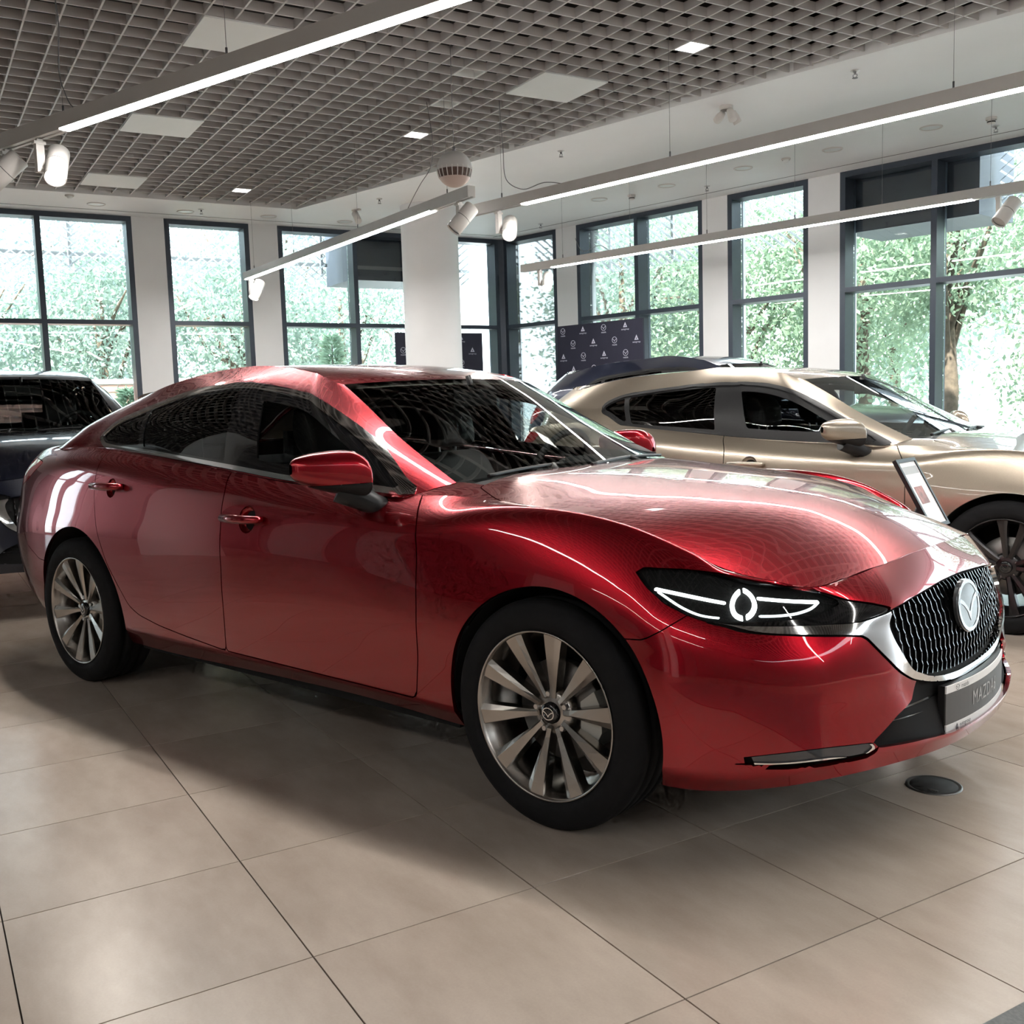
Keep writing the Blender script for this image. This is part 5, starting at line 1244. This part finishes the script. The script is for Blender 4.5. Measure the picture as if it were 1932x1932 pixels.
# along the right wall (out = distance beyond the glass)
def ow(s, o): p = wr(s, o, 0); return p.x, p.y
tree(*ow(-2.6, 4.6), 3.3, (2.1, 1.7, 2.2), 10920, 0.105, 'leaf_pale', 'leafy tree outside the corner window', 1)
tree(*ow(-.2, 4.8), 3.0, (2.2, 1.6, 2.6), 13650, 0.105, 'leaf_green', 'leafy tree outside the pair of windows above the backdrop board', 2)
tree(*ow(2.2, 5.0), 3.2, (1.9, 1.5, 2.3), 11760, 0.112, 'leaf_green', 'leafy tree outside the narrow window beside the white pier', 3)
tree(*ow(4.2, 3.6), 3.5, (1.6, 1.2, 1.35), 7560, 0.105, 'leaf_green', 'overhanging leafy branches outside the tall right window', 4)
tree(*ow(6.4, 4.2), 1.9, (1.7, 1.4, 1.9), 11760, 0.099, 'leaf_green', 'dense round bush tree outside the rightmost pane', 5)
tree(*ow(8.6, 4.6), 3.2, (2.0, 1.6, 2.4), 10920, 0.105, 'leaf_green', 'leafy tree just beyond the right edge of the windows', 6)
tree(*ow(.8, 9.0), 4.0, (3.2, 2.2, 3.2), 10920, 0.161, 'leaf_pale', 'large pale tree farther off behind the middle windows', 7)
tree(*ow(-5.5, 9.5), 3.8, (3.0, 2.2, 3.2), 10920, 0.161, 'leaf_pale', 'large pale tree farther off behind the corner', 8)
# along the left wall
def ol(s, o): p = rw(U0-o, s); return p.x, p.y
tree(*ol(5.6, 6.5), 2.7, (2.0, 1.9, 2.4), 10920, 0.112, 'leaf_pale', 'pale leafy tree left of the corner beyond the column', 9)
tree(*ol(3.4, 6.0), 2.9, (1.8, 1.7, 2.4), 10920, 0.112, 'leaf_pale', 'pale leafy tree outside the third window from the left', 10)
tree(*ol(.9, 6.5), 3.0, (1.7, 1.5, 2.0), 9660, 0.112, 'leaf_pale', 'pale leafy tree outside the narrow left window', 11)
tree(*ol(-1.8, 7.5), 3.0, (2.6, 2.0, 1.8), 10920, 0.124, 'leaf_pale', 'pale leafy tree outside the wide left window', 12)
tree(*ol(-4.8, 7.0), 3.0, (2.4, 2.0, 2.2), 8820, 0.124, 'leaf_pale', 'pale leafy tree beyond the left edge of the wide window', 13)
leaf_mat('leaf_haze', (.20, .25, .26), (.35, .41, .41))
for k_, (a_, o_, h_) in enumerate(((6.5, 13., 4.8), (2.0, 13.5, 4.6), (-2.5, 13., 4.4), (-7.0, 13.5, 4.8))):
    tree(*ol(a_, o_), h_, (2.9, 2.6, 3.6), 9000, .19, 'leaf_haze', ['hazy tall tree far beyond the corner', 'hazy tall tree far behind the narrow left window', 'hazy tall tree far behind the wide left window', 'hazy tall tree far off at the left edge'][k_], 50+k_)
fir(*ol(3.55, 1.7), 2.55, .55, 'young fir just outside the third window from the left', 21); fir(*ol(.45, 1.9), 1.75, .50, 'short young fir at the right end of the wide left window', 22); fir(*ol(2.3, 2.6), 1.9, .5, 'young pale fir at the left of the third window', 23)
b = tag(empty('bush', (*ol(1.5, 3.4), -.14)), 'yellow flowering bush outside the narrow left window', 'bush'); V, F = leaves((0, 0, 1.05), (.8, .7, .75), 2600, .10, 31); V[:, 2] = np.maximum(V[:, 2], .03); link('foliage', mesh_np('foliage', V, F), 'leaf_yellow', b)
# brick garden wall seen low through the wide left window
mat('brick', (.42, .24, .19), .9, noise=.35, nscale=5); mat('mortar', (.55, .52, .48), .95, noise=.1, nscale=12); mat('coping', (.7, .68, .64), .9, noise=.06, nscale=6)
gw = tag(empty('garden_wall', (*ol(-6.0, 5.0), -.14), TH+math.pi/2), 'old brick garden wall outside the wide left window', 'wall')
MB().box(0, 8.6, 0, .28, 0, 1.95).build('mortar_core', 'mortar', gw)
bme = MB().cbox(-.17, .17, -.012, .012, -.055, .055, .006).build('brick', 'brick', gw); bme.location = (.2, -.004, .07); k = 0
for r in range(15):
    for i in range(24):
        if r == 0 and i == 0: continue
        x = .2+i*.36+(.18 if r % 2 else 0)
        if x > 8.4 or k >= 290: continue
        k += 1; o = bme.copy(); COL.objects.link(o); o.parent = gw; o.location = (x, -.004+nrs.uniform(-.004, .004), 1.87-r*.128)
bme.location = (.2, -.004, 1.87)
MB().box(-.05, 8.65, -.04, .32, 1.95, 2.03).build('coping_stone', 'coping', gw)
# expanded metal sunscreens hung outside above the transoms
mat('screen_white', (.78, .80, .82), .5, metal=.1)
def sunscreen(P, a0, a1, z0, z1, label, out=.75):
    t = tag(empty('sunscreen', P(a0, out, 0)), label, 'sunscreen', 'expanded metal sunscreens'); o0 = Vector(P(a0, out, 0)); m = MB(); cw_, ch = .15, .058
    nz = int((z1-z0)/ch); nx = int((a1-a0)/cw_)
    for j in range(nz+1):
        z = z0+j*ch; ph = (j % 2)
        for i in range(nx):
            for s in (0, 1):
                up = ((s+ph) % 2 == 0); xa = a0+(i+s*.5)*cw_; xb = xa+cw_*.5; za, zb = (z, z+ch) if up else (z+ch, z)
                A, B = Vector(P(xa, out, za))-o0, Vector(P(xb, out, zb))-o0; n_ = Vector(P(xa, out+.03, za))-Vector(P(xa, out, za))
                A2, B2 = A+n_, B+n_; w = Vector((0, 0, .020))
                m.add([A-w, B-w, B2+w*.4, A2+w*.4], [(0, 1, 2, 3)])
    o = m.build('expanded_mesh', 'screen_white', t)
    for x in np.arange(a0+.4, a1, 1.15): MB().bar(Vector(P(x, out+.06, z0+.05))-o0, Vector(P(x, out+.06, z1))-o0, .04, .04).build('hanger_post', 'screen_white', t)
    MB().bar(Vector(P(a0, out+.09, z0+.22))-o0, Vector(P(a1, out+.09, z0+.22))-o0, .03, .05).build('carrier_rail', 'screen_white', t)
sunscreen(PL, -4.2, 3.2, 3.16, 4.35, 'white expanded metal sunscreen outside the left-hand windows')
sunscreen(PL, 4.95, 5.6, 3.16, 4.35, 'white expanded metal sunscreen beside the corner on the left')
sunscreen(PR, -1.2, 4.2, 3.16, 4.35, 'white expanded metal sunscreen outside the middle right windows')
sunscreen(PR, 5.95, 9.5, 3.16, 4.35, 'white expanded metal sunscreen outside the rightmost window')
# dark canopy boxes outside
mat('canopy_blue', (.055, .065, .09), .5, noise=.1, nscale=6)
for P, a0, a1, lb in ((PL, 3.36, 4.9, 'dark canopy box outside the window left of the column'), (PR, 4.35, 5.9, 'dark blue canopy box outside the top of the tall right window')):
    p0 = Vector(P(a0, .35, 0)); t = tag(empty('canopy_box', p0), lb, 'canopy', 'dark canopy boxes'); m = MB()
    v = [Vector(P(s, o, z))-p0 for z in (3.12, 4.3) for s, o in ((a0, .35), (a1, .35), (a1, 1.3), (a0, 1.3))]
    m.add(v, [(0, 3, 2, 1), (4, 5, 6, 7), (0, 1, 5, 4), (1, 2, 6, 5), (2, 3, 7, 6), (3, 0, 4, 7)]); m.build('body', 'canopy_blue', t)
    MB().bar(Vector(P(a0, .34, 3.30))-p0, Vector(P(a1, .34, 3.30))-p0, .03, .05).build('edge_rail', 'wire_grey', t)

# ------------------------------------------------------------------ turn the finished scene onto the world axes
bpy.context.view_layer.update()
WT = Matrix.Rotation(math.radians(TURN), 4, 'Z')
for o in list(COL.objects):
    if o.parent is None and o not in (cam, sun): o.matrix_world = WT @ o.matrix_world
